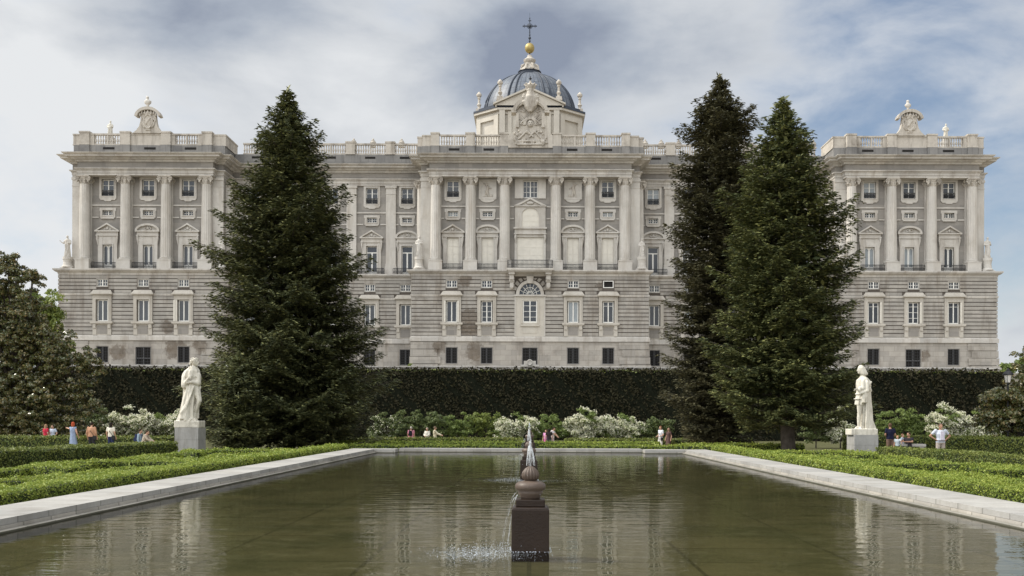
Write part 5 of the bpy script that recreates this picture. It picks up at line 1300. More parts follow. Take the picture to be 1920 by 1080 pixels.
# ================================================================== STATUES
def bez(pts, n=10): return pts
def left_statue():
    m = MB()
    # plinth slab
    m.box(-.68, .62, -.5, .5, -.36, 0)
    # legs and bare bent leg
    m.cone((.38, -.05, 1.74), .22, (.62, -.2, 1.05), .15); m.cone((.62, -.2, 1.05), .14, (.36, -.1, .48), .11); m.cone((.36, -.1, .5), .1, (.3, -.12, .12), .085)
    m.cone((.28, -.12, .08), .09, (.45, -.38, .05), .07)
    m.cone((.1, -.15, 1.7), .24, (.07, -.24, .9), .17); m.cone((.07, -.24, .9), .15, (.08, -.2, .12), .1); m.cone((.08, -.2, .08), .09, (.2, -.45, .05), .07)
    # torso
    m.loft([(.12, 0, 1.5, .33, .27, .05, 7, 0), (.14, 0, 1.85, .36, .28, .04, 6, 1), (.12, 0, 2.2, .38, .28, .03, 5, 2), (.12, 0, 2.5, .4, .28, .03, 5, 0), (.14, 0, 2.7, .26, .22, 0, 3, 0), (.2, 0, 2.82, .13, .13, 0, 3, 0)])
    # short shoulder cape with a scalloped hem
    m.loft([(.04, .02, 2.28, .54, .36, .12, 8, .5), (.04, .02, 2.42, .5, .35, .08, 8, .4), (.08, .02, 2.6, .45, .33, .05, 8, .3), (.14, .02, 2.78, .24, .24, .02, 5, 0), (.18, .02, 2.84, .15, .16, 0, 3, 0)], 48)
    # sleeve, forearms and hands on the chest
    m.cone((-.32, -.1, 2.35), .18, (-.3, -.22, 1.85), .2); m.cone((-.3, -.22, 1.85), .16, (.0, -.42, 2.12), .1); m.cone((0, -.42, 2.12), .08, (.1, -.45, 2.24), .075)
    for k in range(4): m.cone((.08+.03*k, -.48, 2.26-.03*k), .035, (.16+.03*k, -.5, 2.34-.04*k), .028, 6)
    m.cone((.5, -.05, 2.35), .17, (.55, -.15, 1.95), .15); m.cone((.55, -.15, 1.95), .13, (.2, -.4, 2.0), .09); m.cone((.2, -.4, 2.0), .08, (.04, -.42, 2.0), .06)
    for k in range(4): m.cone((.06, -.45, 2.05-.04*k), .033, (-.05, -.45, 2.07-.045*k), .027, 6)
    m.cone((.5, .05, 1.85), .09, (.6, -.05, 1.7), .07)
    # long mantle falling to the ground on the left
    m.loft([(-.24, .05, 0, .47, .42, .12, 7, .2), (-.2, .05, .3, .44, .4, .13, 7, .5), (-.12, .05, .8, .4, .36, .13, 7, .9), (-.04, .04, 1.3, .38, .32, .12, 7, 1.2), (.0, .03, 1.8, .42, .3, .08, 7, 1.3), (.02, .03, 2.3, .46, .3, .04, 7, 1.3)], 72)
    # robe wrapped in front, hiding the standing leg
    m.loft([(-.14, -.08, 0, .5, .42, .1, 8, .1), (-.12, -.09, .35, .46, .4, .12, 8, .3), (-.06, -.1, .8, .42, .37, .12, 8, .6), (.02, -.1, 1.25, .38, .34, .11, 8, .9), (.1, -.08, 1.7, .35, .31, .07, 8, 1.1), (.12, -.05, 2.0, .33, .28, .03, 8, 1.2)], 80)
    # diagonal folds
    for k in range(6):
        x0 = .3-.07*k; m.tube([(x0+.1, -.4, 1.85-.1*k), (x0-.1, -.46, 1.3-.1*k), (x0-.34, -.5, .7-.06*k), (x0-.5+.02*k, -.5, .08)], [.03, .05, .055, .05], 6)
    for k in range(3): m.tube([(.3+.05*k, .05, 1.6), (.36+.04*k, .02, .9), (.34+.07*k, -.02, .12)], [.06, .09, .07], 6)
    m.tube([(.28, -.3, 2.1), (.3, -.34, 1.7), (.24, -.34, 1.35)], [.03, .05, .03], 6)
    # head, turned to the right, with curls
    hx, hz = .27, 3.06
    m.cone((.18, 0, 2.75), .12, (.22, -.02, 2.95), .11); m.ball((hx, -.04, hz), (.18, .17, .215), 16, 12); m.ball((hx+.08, -.06, hz-.13), (.09, .1, .08), 10, 8)
    m.cone((hx+.16, -.09, hz+.03), .025, (hx+.205, -.1, hz-.04), .035, 6); m.ball((hx+.15, -.09, hz-.11), (.04, .06, .022), 8, 6); m.ball((hx+.145, -.09, hz+.07), (.03, .09, .02), 8, 6); m.ball((hx-.0, -.2, hz-.02), (.03, .02, .05), 6, 5)
    rs = random.Random(4)
    for k in range(46):
        a = rs.uniform(0, 2*PI); e = rs.uniform(-.1, 1); x = hx-.05+.2*math.cos(a)*math.sqrt(1-min(1, e*e)*.6); y = .18*math.sin(a); z = hz+.02+.2*e
        if x > hx+.1 and z < hz+.13: continue
        m.ball((x, y-.02, z), rs.uniform(.04, .065), 7, 5)
    for k in range(18): m.ball((hx-.2-rs.uniform(0, .1), rs.uniform(-.17, .14), hz-.02-rs.uniform(0, .33)), rs.uniform(.045, .07), 7, 5)
    return m
def right_statue():
    m = MB()
    m.box(-.7, .62, -.48, .5, -.3, 0)
    # straight leg in front, second leg behind
    m.cone((-.23, -.1, 1.3), .17, (-.24, -.14, .85), .125); m.cone((-.24, -.14, .85), .12, (-.26, -.1, .5), .115); m.cone((-.26, -.1, .55), .115, (-.27, -.08, .12), .07); m.cone((-.27, -.1, .06), .075, (-.46, -.16, .045), .06)
    m.cone((-.02, .05, 1.3), .17, (.0, .1, .75), .12); m.cone((0, .1, .75), .12, (-.03, .05, .12), .075); m.cone((-.03, .03, .06), .07, (-.2, -.22, .045), .06)
    # tunic skirt with pleats, belt
    m.loft([(-.2, -.02, 1.2, .26, .27, .12, 11, 0), (-.19, -.02, 1.45, .24, .26, .1, 11, 0), (-.16, 0, 1.72, .21, .23, .04, 9, 0), (-.15, 0, 1.95, .22, .24, .02, 5, 0), (-.13, 0, 2.2, .26, .28, .02, 5, 0), (-.08, 0, 2.45, .28, .3, .02, 5, 0), (.0, 0, 2.6, .17, .2, 0, 3, 0), (-.02, 0, 2.72, .1, .11, 0, 3, 0)], 60)
    m.tube([(-.16+.25*math.cos(a), .25*math.sin(a), 1.74) for a in np.linspace(0, 2*PI, 20)], .035, 6)
    m.tube([(-.24+.26*math.cos(a), -.02+.28*math.sin(a), 1.5) for a in np.linspace(0, 2*PI, 20)], .03, 6)
    # shoulder mantle and scalloped collar
    m.loft([(.12, .02, 2.12, .36, .36, .09, 9, 0), (.1, .02, 2.3, .34, .36, .06, 9, .4), (.06, 0, 2.5, .27, .3, .05, 9, .8), (0, 0, 2.66, .14, .15, 0, 3, 0)], 48)
    rs = random.Random(9)
    for k in range(22):
        a = PI*.6+k*.17; m.ball((.07+.36*math.cos(a), .36*math.sin(a), 2.2+.05*math.sin(k*1.3)), rs.uniform(.05, .075), 7, 5)
    for k in range(12): m.ball((.42+rs.uniform(-.06, .05), rs.uniform(-.25, .15), 2.42-.045*k), rs.uniform(.06, .09), 7, 5)
    # arm reaching forward with open hand
    m.cone((-.1, -.28, 2.35), .13, (-.12, -.36, 2.02), .12); m.cone((-.12, -.36, 2.02), .1, (-.4, -.36, 1.95), .07)
    m.cone((-.3, -.36, 2.02), .11, (-.33, -.36, 1.92), .1); m.cone((-.4, -.36, 1.96), .06, (-.5, -.36, 1.97), .055)
    for k in range(4): m.cone((-.5, -.39+.035*k, 1.98-.012*k), .027, (-.64, -.4+.045*k, 1.99-.035*k), .02, 6)
    m.cone((-.46, -.4, 2.0), .025, (-.53, -.44, 2.05), .02, 6)
    # other hand at the belt
    m.cone((.12, -.3, 2.3), .13, (.1, -.42, 1.9), .12); m.cone((.1, -.42, 1.9), .1, (-.18, -.4, 1.8), .075); m.ball((-.24, -.38, 1.79), (.09, .07, .06), 8, 6)
    for k in range(4): m.cone((-.28, -.42, 1.82-.035*k), .025, (-.33, -.36, 1.82-.035*k), .02, 6)
    # cloth over the arm
    m.loft([(-.02, -.34, 1.3, .15, .11, .2, 6, 0), (0, -.36, 1.6, .15, .12, .2, 6, .3), (.06, -.36, 1.95, .13, .12, .12, 6, .4), (.08, -.34, 2.1, .08, .08, 0, 3, 0)], 36)
    # long cloak behind, to the ground
    m.loft([(.3, .06, 0, .38, .34, .16, 7, .3), (.28, .06, .4, .35, .32, .15, 7, .4), (.26, .05, .9, .31, .3, .14, 7, .5), (.24, .04, 1.4, .29, .28, .12, 7, .6), (.22, .03, 1.9, .27, .28, .07, 7, .6), (.18, .03, 2.3, .25, .28, .03, 7, .5)], 72)
    for k in range(5): m.tube([(.1+.06*k, -.24+.02*k, 2.15-.05*k), (.12+.09*k, -.3+.04*k, 1.1), (.08+.11*k, -.33+.03*k, .05)], [.03, .05, .055], 6)
    # head facing left with bobbed hair
    hx, hz = -.1, 2.95
    m.cone((-.02, 0, 2.6), .11, (-.06, 0, 2.85), .1); m.ball((hx, 0, hz), (.17, .16, .21), 16, 12); m.ball((hx-.08, -.01, hz-.13), (.08, .09, .075), 10, 8)
    m.cone((hx-.155, -.01, hz+.03), .022, (hx-.2, -.01, hz-.045), .032, 6); m.ball((hx-.145, -.01, hz-.11), (.035, .05, .02), 8, 6); m.ball((hx-.14, -.01, hz+.065), (.03, .09, .018), 8, 6)
    m.loft([(hx+.17, 0, hz-.27, .17, .2, .05, 9, 0), (hx+.16, 0, hz-.2, .21, .24, .05, 9, .2), (hx+.1, 0, hz-.05, .2, .22, .04, 9, .4), (hx+.04, 0, hz+.1, .19, .2, .03, 9, .6), (hx+.01, 0, hz+.21, .12, .14, .02, 9, .8), (hx, 0, hz+.25, .04, .05, 0, 3, 0)], 48)
    return m
def big_statue(px, ybase, Y, mk, label, plabel, pw, pd, right):
    X = at(px, 800, Y)[0]; g = gz(Y); zb = at(px, ybase, Y)[2]
    ped = empty('statue_pedestal', (X, Y, g)); tag(ped, plabel, 'pedestal')
    m = MB(); h = zb-.33-g
    m.box(-pw/2, pw/2, -pd/2, pd/2, .12, h*.55); m.box(-pw/2, pw/2, -pd/2, pd/2, h*.55+.012, h); m.box(-pw/2+.02, pw/2-.02, -pd/2+.02, pd/2-.02, .1, h-.01)
    m.build('block', M['pedestal'], ped); m = MB(); m.box(-pw/2-.12, pw/2+.12, -pd/2-.12, pd/2+.12, 0, .12); m.build('foot_slab', M['pedestal'], ped)
    st = empty('stone_statue', (X, Y, g+h+.003)); tag(st, label, 'statue')
    mb = mk(); lo = min(v[2] for v in mb.v); mb.v = [(x if z < .001 else .04+(x-.04)*(.84 if z < 2.75 else .95), y, z-lo) for x, y, z in mb.v]
    sculpt(mb, 'figure', M['marble'], st, .024, 1)
big_statue(357, 790, 52, left_statue, 'white stone statue with curly hair and long mantle, on the left pedestal', 'grey stone pedestal under the statue with the long mantle', 1.22, 1.2, False)
big_statue(1617, 803, 50, right_statue, 'white stone statue with bobbed hair and outstretched hand, on the right pedestal', 'grey stone pedestal under the statue with the bobbed hair', 1.18, 1.2, True)
def small_statue(kind, seed, h=3.0):
    rs = random.Random(seed); m = MB(); k = h/3.0; fl = kind
    def s(p): return tuple(c*k for c in p)
    m.loft([(0, 0, 0, .45*k, .38*k, .1, 6, seed), (0, 0, .8*k, .36*k, .32*k, .12, 6, seed+.5), (.02*fl, 0, 1.5*k, .32*k, .28*k, .08, 6, seed+1), (0, 0, 1.9*k, .34*k, .26*k, .04, 5, 1), (0, 0, 2.3*k, .38*k, .26*k, .02, 4, 1), (0, 0, 2.45*k, .2*k, .18*k, 0, 3, 0), (0, 0, 2.6*k, .1*k, .1*k, 0, 3, 0)], 30)
    m.ball(s((.03*fl, -.04, 2.78)), (.16*k, .17*k, .21*k), 10, 8); m.ball(s((.03*fl, -.2, 2.76)), .035*k, 6, 5)
    m.cone(s((-.36, 0, 2.25)), .13*k, s((-.52, -.1, 1.85)), .1*k, 8); 
    if kind < 0: m.cone(s((-.52, -.1, 1.85)), .1*k, s((-.95, -.15, 2.15)), .06*k, 8); m.ball(s((-1.0, -.15, 2.22)), .09*k, 6, 5)
    else: m.cone(s((-.52, -.1, 1.85)), .1*k, s((-.2, -.35, 1.75)), .07*k, 8)
    m.cone(s((.36, 0, 2.25)), .13*k, s((.46, -.1, 1.8)), .1*k, 8); m.cone(s((.46, -.1, 1.8)), .09*k, s((.2, -.33, 1.95)), .07*k, 8)
    for j in range(4): x = rs.uniform(-.3, .3); m.tube([s((x, -.3, 1.8)), s((x+rs.uniform(-.15, .15), -.37, 1.0)), s((x+rs.uniform(-.2, .2), -.42, .1))], [.04*k, .06*k, .05*k], 5)
    return m
M['facade_marble'] = M['lime']
for (px, ytop, yfoot, Y, kd, sd, lb, pedtop) in (
    (127, 441, 482, 139.6, -1, 1, 'pale statue with raised arm at the left outer corner of the palace', 1),
    (417, 442, 482, 139.6, 1, 2, 'pale robed statue by the inner corner column of the left pavilion', 1),
    (786, 442, 482, 139.6, 1, 3, 'weathered statue by the left corner column of the central block', 1),
    (1203, 447, 482, 139.6, 1, 4, 'pale cloaked statue by the right corner column of the central block', 1),
    (1577, 447, 484, 139.6, 1, 5, 'pale statue by the inner corner of the right pavilion, behind the firs', 1),
    (1851, 444, 484, 139.6, 1, 6, 'slender statue at the right outer corner of the palace', 1)):
    X, _, zf = at(px, yfoot, Y); _, _, zt = at(px, ytop, Y); zb = Z_LEDGE[1]+.01
    st = empty('stone_statue', (X, Y, zf)); tag(st, lb, 'statue', 'statues standing along the palace ledge')
    sculpt(small_statue(kd, sd, zt-zf), 'figure', M['lime'], st, .07, 1)
    m = MB(); hp = zf-zb-.003; m.box(-.85, .85, -.6, .6, 0, .2); m.lathe([(.8, .2), (.82, .35), (.62, .55), (.55, hp*.55), (.6, hp*.75), (.66, hp*.8), (.66, hp)], 16)
    pd = empty('statue_pedestal', (X, Y, zb)); tag(pd, 'round pedestal under the '+lb.replace('pale ', '').replace('weathered ', '').replace('slender ', '').replace(', behind the firs', ''), 'pedestal', 'pedestals on the palace ledge'); m.build('moulded_block', M['lime'], pd)
def bust(m, k=1.0):
    m.box(-.45*k, .45*k, -.35*k, .35*k, 0, .15*k); m.lathe([(.3*k, .15*k), (.2*k, .4*k), (.26*k, .6*k), (.2*k, .7*k)], 12)
    m.loft([(0, 0, .65*k, .2*k, .2*k, 0, 3, 0), (0, 0, .95*k, .55*k, .38*k, .04, 5, 0), (0, 0, 1.3*k, .62*k, .36*k, .04, 5, 0), (0, 0, 1.5*k, .35*k, .25*k, 0, 3, 0), (0, 0, 1.65*k, .14*k, .15*k, 0, 3, 0)], 24)
    m.ball((.02*k, -.05*k, 1.9*k), (.2*k, .22*k, .27*k), 10, 8); m.ball((.1*k, -.25*k, 1.88*k), .05*k, 6, 5); m.ball((-.1*k, .05*k, 2.02*k), (.22*k, .22*k, .2*k), 8, 6); m.cone((-.2*k, .05*k, 1.95*k), .1*k, (-.3*k, .05*k, 1.5*k), .08*k, 6)
for (px, ytop, yb, lb) in ((277, 179.5, 203.8, 'weathered stone bust on top of the crest of the left pavilion'), (1702.5, 187, 208.5, 'stone bust on top of the crest of the right pavilion')):
    X, _, z0 = at(px, yb, 139.6); z1 = at(px, ytop, 139.6)[2]; o = empty('bust', (X, 139.6, z0-.05)); tag(o, lb, 'bust')
    m = MB(); bust(m, (z1-z0)/2.17); sculpt(m, 'figure', M['lime'], o, .07, 1)
for (px, ytop, yb, Y, lb) in ((207, 226, 248, 146, 'small far statue showing above the balustrade of the left pavilion'), (1773, 231.5, 254, 146, 'small far statue showing above the balustrade of the right pavilion')):
    X, _, z0 = at(px, yb+6, Y); z1 = at(px, ytop, Y)[2]; o = empty('stone_statue', (X, Y, Z_COR+.0)); tag(o, lb, 'statue')
    m = small_statue(1, 7, z1-z0+.4); m.v = [(x, y, z+z0-Z_COR-.4) for x, y, z in m.v]; sculpt(m, 'figure', M['marble'], o, .07, 1)
    m = MB(); m.box(-.5, .5, -.5, .5, 0, z0-Z_COR-.3); m.build('base_block', M['lime'], o)

# ================================================================== PEOPLE
cols = {}
def cloth(c):
    k = tuple(c)
    if k not in cols: cols[k] = plain('cloth_%d' % len(cols), c, .85, .18, 9, .15)
    return cols[k]
skin = plain('skin', (.5, .3, .21), .6, .12, 8, .3); skin2 = plain('tanned_skin', (.36, .2, .13), .6, .12, 8, .3)
def person(label, px, Y, h, face=0.0, pose=None, top=(.5, .5, .5), sleeves='short', bottom='trousers', bcol=(.05, .05, .06), hair=(.04, .025, .015), hlen='short', sk=skin, seat=None, shoes=(.05, .04, .035), fat=1.0, group=None):
    """pose overrides joints of a 1.7 m figure that faces -Y; face turns it"""
    J = dict(pel=(0, 0, .92), che=(0, 0, 1.24), nec=(0, .01, 1.42), hea=(0, -.02, 1.57), sl=(-.18, .01, 1.37), sr=(.18, .01, 1.37),
             el=(-.25, .03, 1.1), er=(.25, .03, 1.1), wl=(-.26, -.05, .87), wr=(.26, -.05, .87), hl=(-.09, 0, .9), hr=(.09, 0, .9), kl=(-.11, -.01, .48), kr=(.1, -.02, .48), al=(-.12, .03, .07), ar=(.11, .03, .07))
    if seat is not None:
        J = {k: (p[0], p[1], p[2]-.92+seat) for k, p in J.items()}
        J.update(kl=(-.12, -.42, seat+.02), kr=(.12, -.42, seat+.02), al=(-.13, -.44, .07), ar=(.13, -.44, .07))
    if pose: J.update(pose)
    k = h/1.7; V3 = {a: Vector(p)*k for a, p in J.items()}
    X = at(px, 800, Y)[0]; r = empty('person', (X, Y, gz(Y)), face); tag(r, label, 'person', group)
    def hand(m, w, e):
        d = (w-e).normalized(); s_ = d.orthogonal().normalized(); m.cone(w, .026*k, w+d*.07*k, .03*k, 8)
        for q in range(4): b = w+d*.085*k+s_*(.02*(q-1.5))*k; m.cone(b, .0095*k, b+d*(.06+.012*(q in (1, 2)))*k+d.cross(s_)*.015*k, .008*k, 6)
        b = w+d*.03*k+s_*.03*k; m.cone(b, .012*k, b+d*.045*k+s_*.03*k, .009*k, 6)
    m = MB()
    m.loft([(V3['pel'].x, V3['pel'].y, V3['pel'].z-.06*k, .14*k*fat, .1*k*fat, 0, 3, 0), (V3['pel'].x, V3['pel'].y, V3['pel'].z+.05*k, .15*k*fat, .11*k*fat, 0, 3, 0), ((V3['pel'].x+V3['che'].x)/2, (V3['pel'].y+V3['che'].y)/2, (V3['pel'].z+V3['che'].z)/2, .125*k*fat, .1*k*fat, 0, 3, 0), (V3['che'].x, V3['che'].y, V3['che'].z, .16*k*fat, .115*k*fat, 0, 3, 0), ((V3['sl'].x+V3['sr'].x)/2, V3['sl'].y, V3['sl'].z, .16*k, .09*k, 0, 3, 0), (V3['nec'].x, V3['nec'].y, V3['nec'].z, .06*k, .06*k, 0, 3, 0)], 16)
    m.cone(V3['nec'], .052*k, V3['hea'], .05*k)
    hd = V3['hea']; m.ball(hd, (.076*k, .092*k, .11*k), 14, 10); m.ball(hd+Vector((0, -.03, -.06))*k, (.05*k, .06*k, .05*k), 8, 6); m.cone(hd+Vector((0, -.085, .01))*k, .01*k, hd+Vector((0, -.108, -.025))*k, .016*k, 6)
    for s in (-1, 1): m.ball(hd+Vector((s*.078, 0, -.01))*k, (.012*k, .022*k, .03*k), 6, 5)
    m.ball(hd+Vector((0, -.088, -.058))*k, (.026*k, .012*k, .008*k), 6, 5)
    for a, b, c in (('sl', 'el', 'wl'), ('sr', 'er', 'wr')):
        m.cone(V3[a], .055*k, V3[b], .042*k); m.cone(V3[b], .042*k, V3[c], .028*k); hand(m, V3[c], V3[b])
    for a, b, c in (('hl', 'kl', 'al'), ('hr', 'kr', 'ar')):
        m.cone(V3[a], .088*k, V3[b], .058*k); m.cone(V3[b], .058*k, V3[c], .038*k); m.cone(V3[c]-Vector((0, 0, .03*k)), .035*k, V3[c]+Vector((0, -.15, -.035))*k, .028*k)
    sculpt(m, 'body', sk, r, .0135*k, 1)
    t = MB()
    for s in (-1, 1): t.ball(hd+Vector((s*.031, -.083, .012))*k, .011*k, 6, 5)
    t.build('eyes', cloth((.02, .015, .012)), r)
    # upper garment
    m = MB(); low_ = V3['pel'].z+(.02 if bottom != 'dress' else -.02)*k; P, C = V3['pel'], V3['che']
    m.loft([(P.x, P.y, low_-.06*k, .175*k*fat, .135*k*fat, .05, 7, 0), (P.x, P.y, low_+.05*k, .17*k*fat, .13*k*fat, .04, 6, 1), ((P.x+C.x)/2, (P.y+C.y)/2, (P.z+C.z)/2, .155*k*fat, .125*k*fat, .03, 6, 2), (C.x, C.y, C.z, .185*k*fat, .14*k*fat, .02, 5, 0), ((V3['sl'].x+V3['sr'].x)/2, V3['sl'].y, V3['sl'].z+.01*k, .175*k, .11*k, 0, 3, 0), (V3['nec'].x, V3['nec'].y, V3['nec'].z-.01*k, .075*k, .07*k, 0, 3, 0)], 24)
    for a, b, c in (('sl', 'el', 'wl'), ('sr', 'er', 'wr')):
        if sleeves == 'none': m.cone(V3[a], .066*k, V3[a].lerp(V3[b], .1), .062*k); continue
        m.cone(V3[a], .075*k, V3[a].lerp(V3[b], .55 if sleeves == 'short' else 1), .064*k)
        if sleeves == 'long': m.cone(V3[b], .062*k, V3[b].lerp(V3[c], .93), .046*k)
    sculpt(m, 'dress' if bottom == 'dress' else 'shirt', cloth(top), r, .018*k, 1)
    m = MB()
    if bottom in ('dress', 'skirt'):
        kx = (V3['kl']+V3['kr'])/2
        m.loft([(kx.x, kx.y, kx.z-.02*k, .23*k, .17*k, .07, 7, 0), ((P.x+kx.x)/2, (P.y+kx.y)/2, (P.z+kx.z)/2, .2*k, .155*k, .05, 7, .5), (P.x, P.y, P.z+.04*k, .165*k, .13*k, .02, 5, 0)], 28)
        sculpt(m, 'skirt', cloth(top if bottom == 'dress' else bcol), r, .02*k, 1)
    else:
        m.loft([(P.x, P.y, P.z-.09*k, .165*k*fat, .125*k*fat, 0, 3, 0), (P.x, P.y, P.z+.06*k, .16*k*fat, .122*k*fat, 0, 3, 0)], 16)
        for a, b, c in (('hl', 'kl', 'al'), ('hr', 'kr', 'ar')):
            m.cone(V3[a], .102*k, V3[b], .076*k)
            if bottom == 'trousers': m.cone(V3[b], .076*k, V3[b].lerp(V3[c], .93), .062*k)
        sculpt(m, bottom, cloth(bcol), r, .018*k, 1)
    for c in ('al', 'ar'):
        m = MB(); m.cone(V3[c]-Vector((0, -.01, .032))*k, .044*k, V3[c]+Vector((0, -.16, -.036))*k, .034*k, 8); m.build('shoe', cloth(shoes), r, smooth=True)
    m = MB(); m.ball(hd+Vector((0, .022, .03))*k, (.09*k, .098*k, .105*k), 12, 9)
    if hlen == 'long':
        m.loft([(hd.x, hd.y+.06*k, hd.z-.3*k, .08*k, .045*k, .1, 5, 0), (hd.x, hd.y+.065*k, hd.z-.15*k, .1*k, .06*k, .08, 5, 0), (hd.x, hd.y+.04*k, hd.z+.02*k, .09*k, .08*k, .03, 5, 0)], 16)
    if hlen == 'bob': m.loft([(hd.x, hd.y+.035*k, hd.z-.11*k, .1*k, .08*k, .05, 5, 0), (hd.x, hd.y+.025*k, hd.z+.03*k, .095*k, .09*k, .03, 5, 0)], 16)
    if hlen == 'bald': m = MB(); m.tube([hd+Vector((.085*math.cos(a), .02+.09*math.sin(a), -.02))*k for a in np.linspace(-.4, PI+.4, 9)], .028*k, 6)
    sculpt(m, 'hair', cloth(hair), r, .016*k, 1)
    return r, V3, k
def strap_bag(info, label, side=1, col=(.03, .03, .03), back=True):
    r, V3, k = info; o = empty('shoulder_bag', r.location, r.rotation_euler.z); tag(o, label, 'bag'); m = MB(); y = .155*k if back else -.16*k
    m.tube([V3['sl' if side > 0 else 'sr']+Vector((side*.06, 0, .07))*k, Vector((0, y, 1.2*k)), Vector((side*.19*k, y*.7, .93*k))], .013*k, 5); m.build('strap', cloth(col), o)
    m = MB(); m.box(side*.21*k-.1*k, side*.21*k+.1*k, y*.5-.04*k, y*.5+.05*k, .72*k, .93*k); b = m.build('pouch', cloth(col), o); q = b.modifiers.new('bevel', 'BEVEL'); q.width = .02*k; q.segments = 2
def backpack(info, label, col, zc=1.2, dy=.2):
    r, V3, k = info; o = empty('backpack', r.location, r.rotation_euler.z); tag(o, label, 'backpack'); m = MB(); c = V3['che']
    m.box(c.x-.14*k, c.x+.14*k, c.y+.13*k, c.y+.3*k, c.z-.24*k, c.z+.16*k, top=(.03*k, .03*k)); b = m.build('pack', cloth(col), o); q = b.modifiers.new('bevel', 'BEVEL'); q.width = .045*k; q.segments = 3
    m = MB(); m.box(c.x-.1*k, c.x+.1*k, c.y+.3*k, c.y+.35*k, c.z-.2*k, c.z-.02*k); b = m.build('pocket', cloth(col), o); q = b.modifiers.new('bevel', 'BEVEL'); q.width = .02*k; q.segments = 2
    for s in (-1, 1):
        m = MB(); m.tube([c+Vector((s*.1, .15, .12))*k, c+Vector((s*.11, .06, .2))*k, c+Vector((s*.12, -.12, .12))*k, c+Vector((s*.12, -.15, -.05))*k], .018*k, 5); m.build('strap', cloth(col), o)
g1 = 'visitors strolling in the garden'
person('long haired woman in a red top, leftmost of the strollers', 86, 64.6, 1.66, R(150), top=(.5, .03, .06), hair=(.33, .2, .12), hlen='long', bcol=(.05, .05, .08), group=g1)
person('person in a pale blue tee facing the woman in red', 99, 64.8, 1.63, R(-15), top=(.5, .56, .66), group=g1, pose=dict(er=(.3, .05, 1.12), wr=(.2, -.05, .95)))
person('red haired woman in a grey blue dress pointing to the left', 137, 53, 1.66, R(160), top=(.24, .3, .42), sleeves='none', bottom='dress', hair=(.36, .07, .03), hlen='bob', group=g1,
       pose=dict(er=(.38, -.14, 1.32), wr=(.62, -.2, 1.36), el=(-.26, 0, 1.1), wl=(-.2, -.16, .92)))
p = person('person in a tan shirt and dark trousers with a crossbody strap', 172, 53.5, 1.66, R(175), top=(.46, .26, .16), sleeves='long', bcol=(.03, .03, .035), hair=(.03, .02, .015), group=g1, fat=1.1); strap_bag(p, 'small dark bag slung across the person in the tan shirt', -1)
p = person('woman with long black hair in a white tee and jeans', 208, 54.5, 1.63, R(170), top=(.7, .66, .56), bcol=(.03, .04, .1), hair=(.02, .015, .012), hlen='long', group=g1); strap_bag(p, 'small dark bag slung across the woman in the white tee', -1)
p = person('person in a blue grey hooded top sitting on the low kerb', 263, 55.4, 1.7, R(90), seat=.5, top=(.26, .34, .4), sleeves='long', bcol=(.03, .04, .07), group=g1); backpack(p, 'navy backpack worn by the person sitting in blue grey', (.03, .04, .09))
person('person in a beige jacket leaning forward, sitting on the low kerb', 269, 54.6, 1.68, R(90), seat=.5, top=(.45, .38, .3), sleeves='long', bcol=(.05, .05, .06), group=g1, pose=dict(che=(0, -.1, .8), nec=(0, -.16, .97), hea=(0, -.22, 1.1), sl=(-.18, -.13, .93), sr=(.18, -.13, .93), el=(-.2, -.3, .72), er=(.2, -.3, .72), wl=(-.12, -.5, .62), wr=(.12, -.5, .62)))
m = MB(); kb = empty('stone_kerb', (at(266, 800, 55)[0], 55, gz(55))); tag(kb, 'low stone kerb under the two people sitting by the left hedge', 'kerb'); m.box(-.4, .3, -.9, .9, 0, .42); b = m.build('slab', M['coping'], kb)
g2 = 'visitors beyond the far end of the pool'
person('blond child in pale clothes sitting at the far left of the picnic group', 742, 73.5, 1.25, 0, seat=.45, top=(.5, .45, .38), hair=(.4, .28, .12), bcol=(.5, .5, .5), group=g2)
person('child in a red top sitting beside the blond child', 751, 73, 1.25, 0, seat=.45, top=(.5, .06, .04), hair=(.05, .03, .02), group=g2)
p = person('stout person in a pink shirt seen from behind', 771, 73.5, 1.68, R(170), top=(.62, .25, .32), hair=(.5, .46, .4), bcol=(.5, .36, .3), group=g2, fat=1.25); backpack(p, 'black backpack on the person in the pink shirt', (.02, .02, .03))
person('crouching child in white beside the person in the pink shirt', 784, 72.6, 1.2, R(20), seat=.45, top=(.6, .55, .48), hair=(.2, .1, .05), group=g2)
person('grey haired person in a white shirt holding a bundle', 801, 73.2, 1.62, R(-30), top=(.68, .65, .58), sleeves='long', hair=(.3, .26, .22), bcol=(.05, .04, .04), group=g2, pose=dict(el=(-.24, -.05, 1.12), wl=(-.05, -.22, 1.05), er=(.24, -.05, 1.12), wr=(.06, -.24, 1.03)))
person('man in a long cream jacket reaching to the person in white', 815.5, 73.4, 1.7, R(95), top=(.66, .6, .44), sleeves='long', hair=(.2, .14, .1), bcol=(.55, .5, .38), group=g2, pose=dict(er=(.2, -.22, 1.16), wr=(.15, -.46, 1.08), el=(-.2, -.2, 1.14), wl=(-.14, -.44, 1.05)))
person('girl in pink and white in the embracing family', 1024, 72.2, 1.5, R(-20), top=(.62, .3, .5), bottom='skirt', bcol=(.5, .1, .3), hair=(.12, .06, .04), hlen='long', group=g2)
person('dark haired person in black in the middle of the embracing family', 1029.5, 71.9, 1.58, R(180), top=(.03, .025, .025), hair=(.015, .01, .01), hlen='long', group=g2)
person('man in a white shirt bending over the embracing family', 1036, 72.4, 1.72, R(75), top=(.72, .66, .68), hair=(.03, .02, .015), bcol=(.6, .5, .55), group=g2, pose=dict(hea=(0, -.1, 1.54), nec=(0, -.05, 1.41), er=(.2, -.2, 1.15), wr=(.1, -.36, 1.0), el=(-.2, -.2, 1.15), wl=(-.1, -.36, 1.0)))
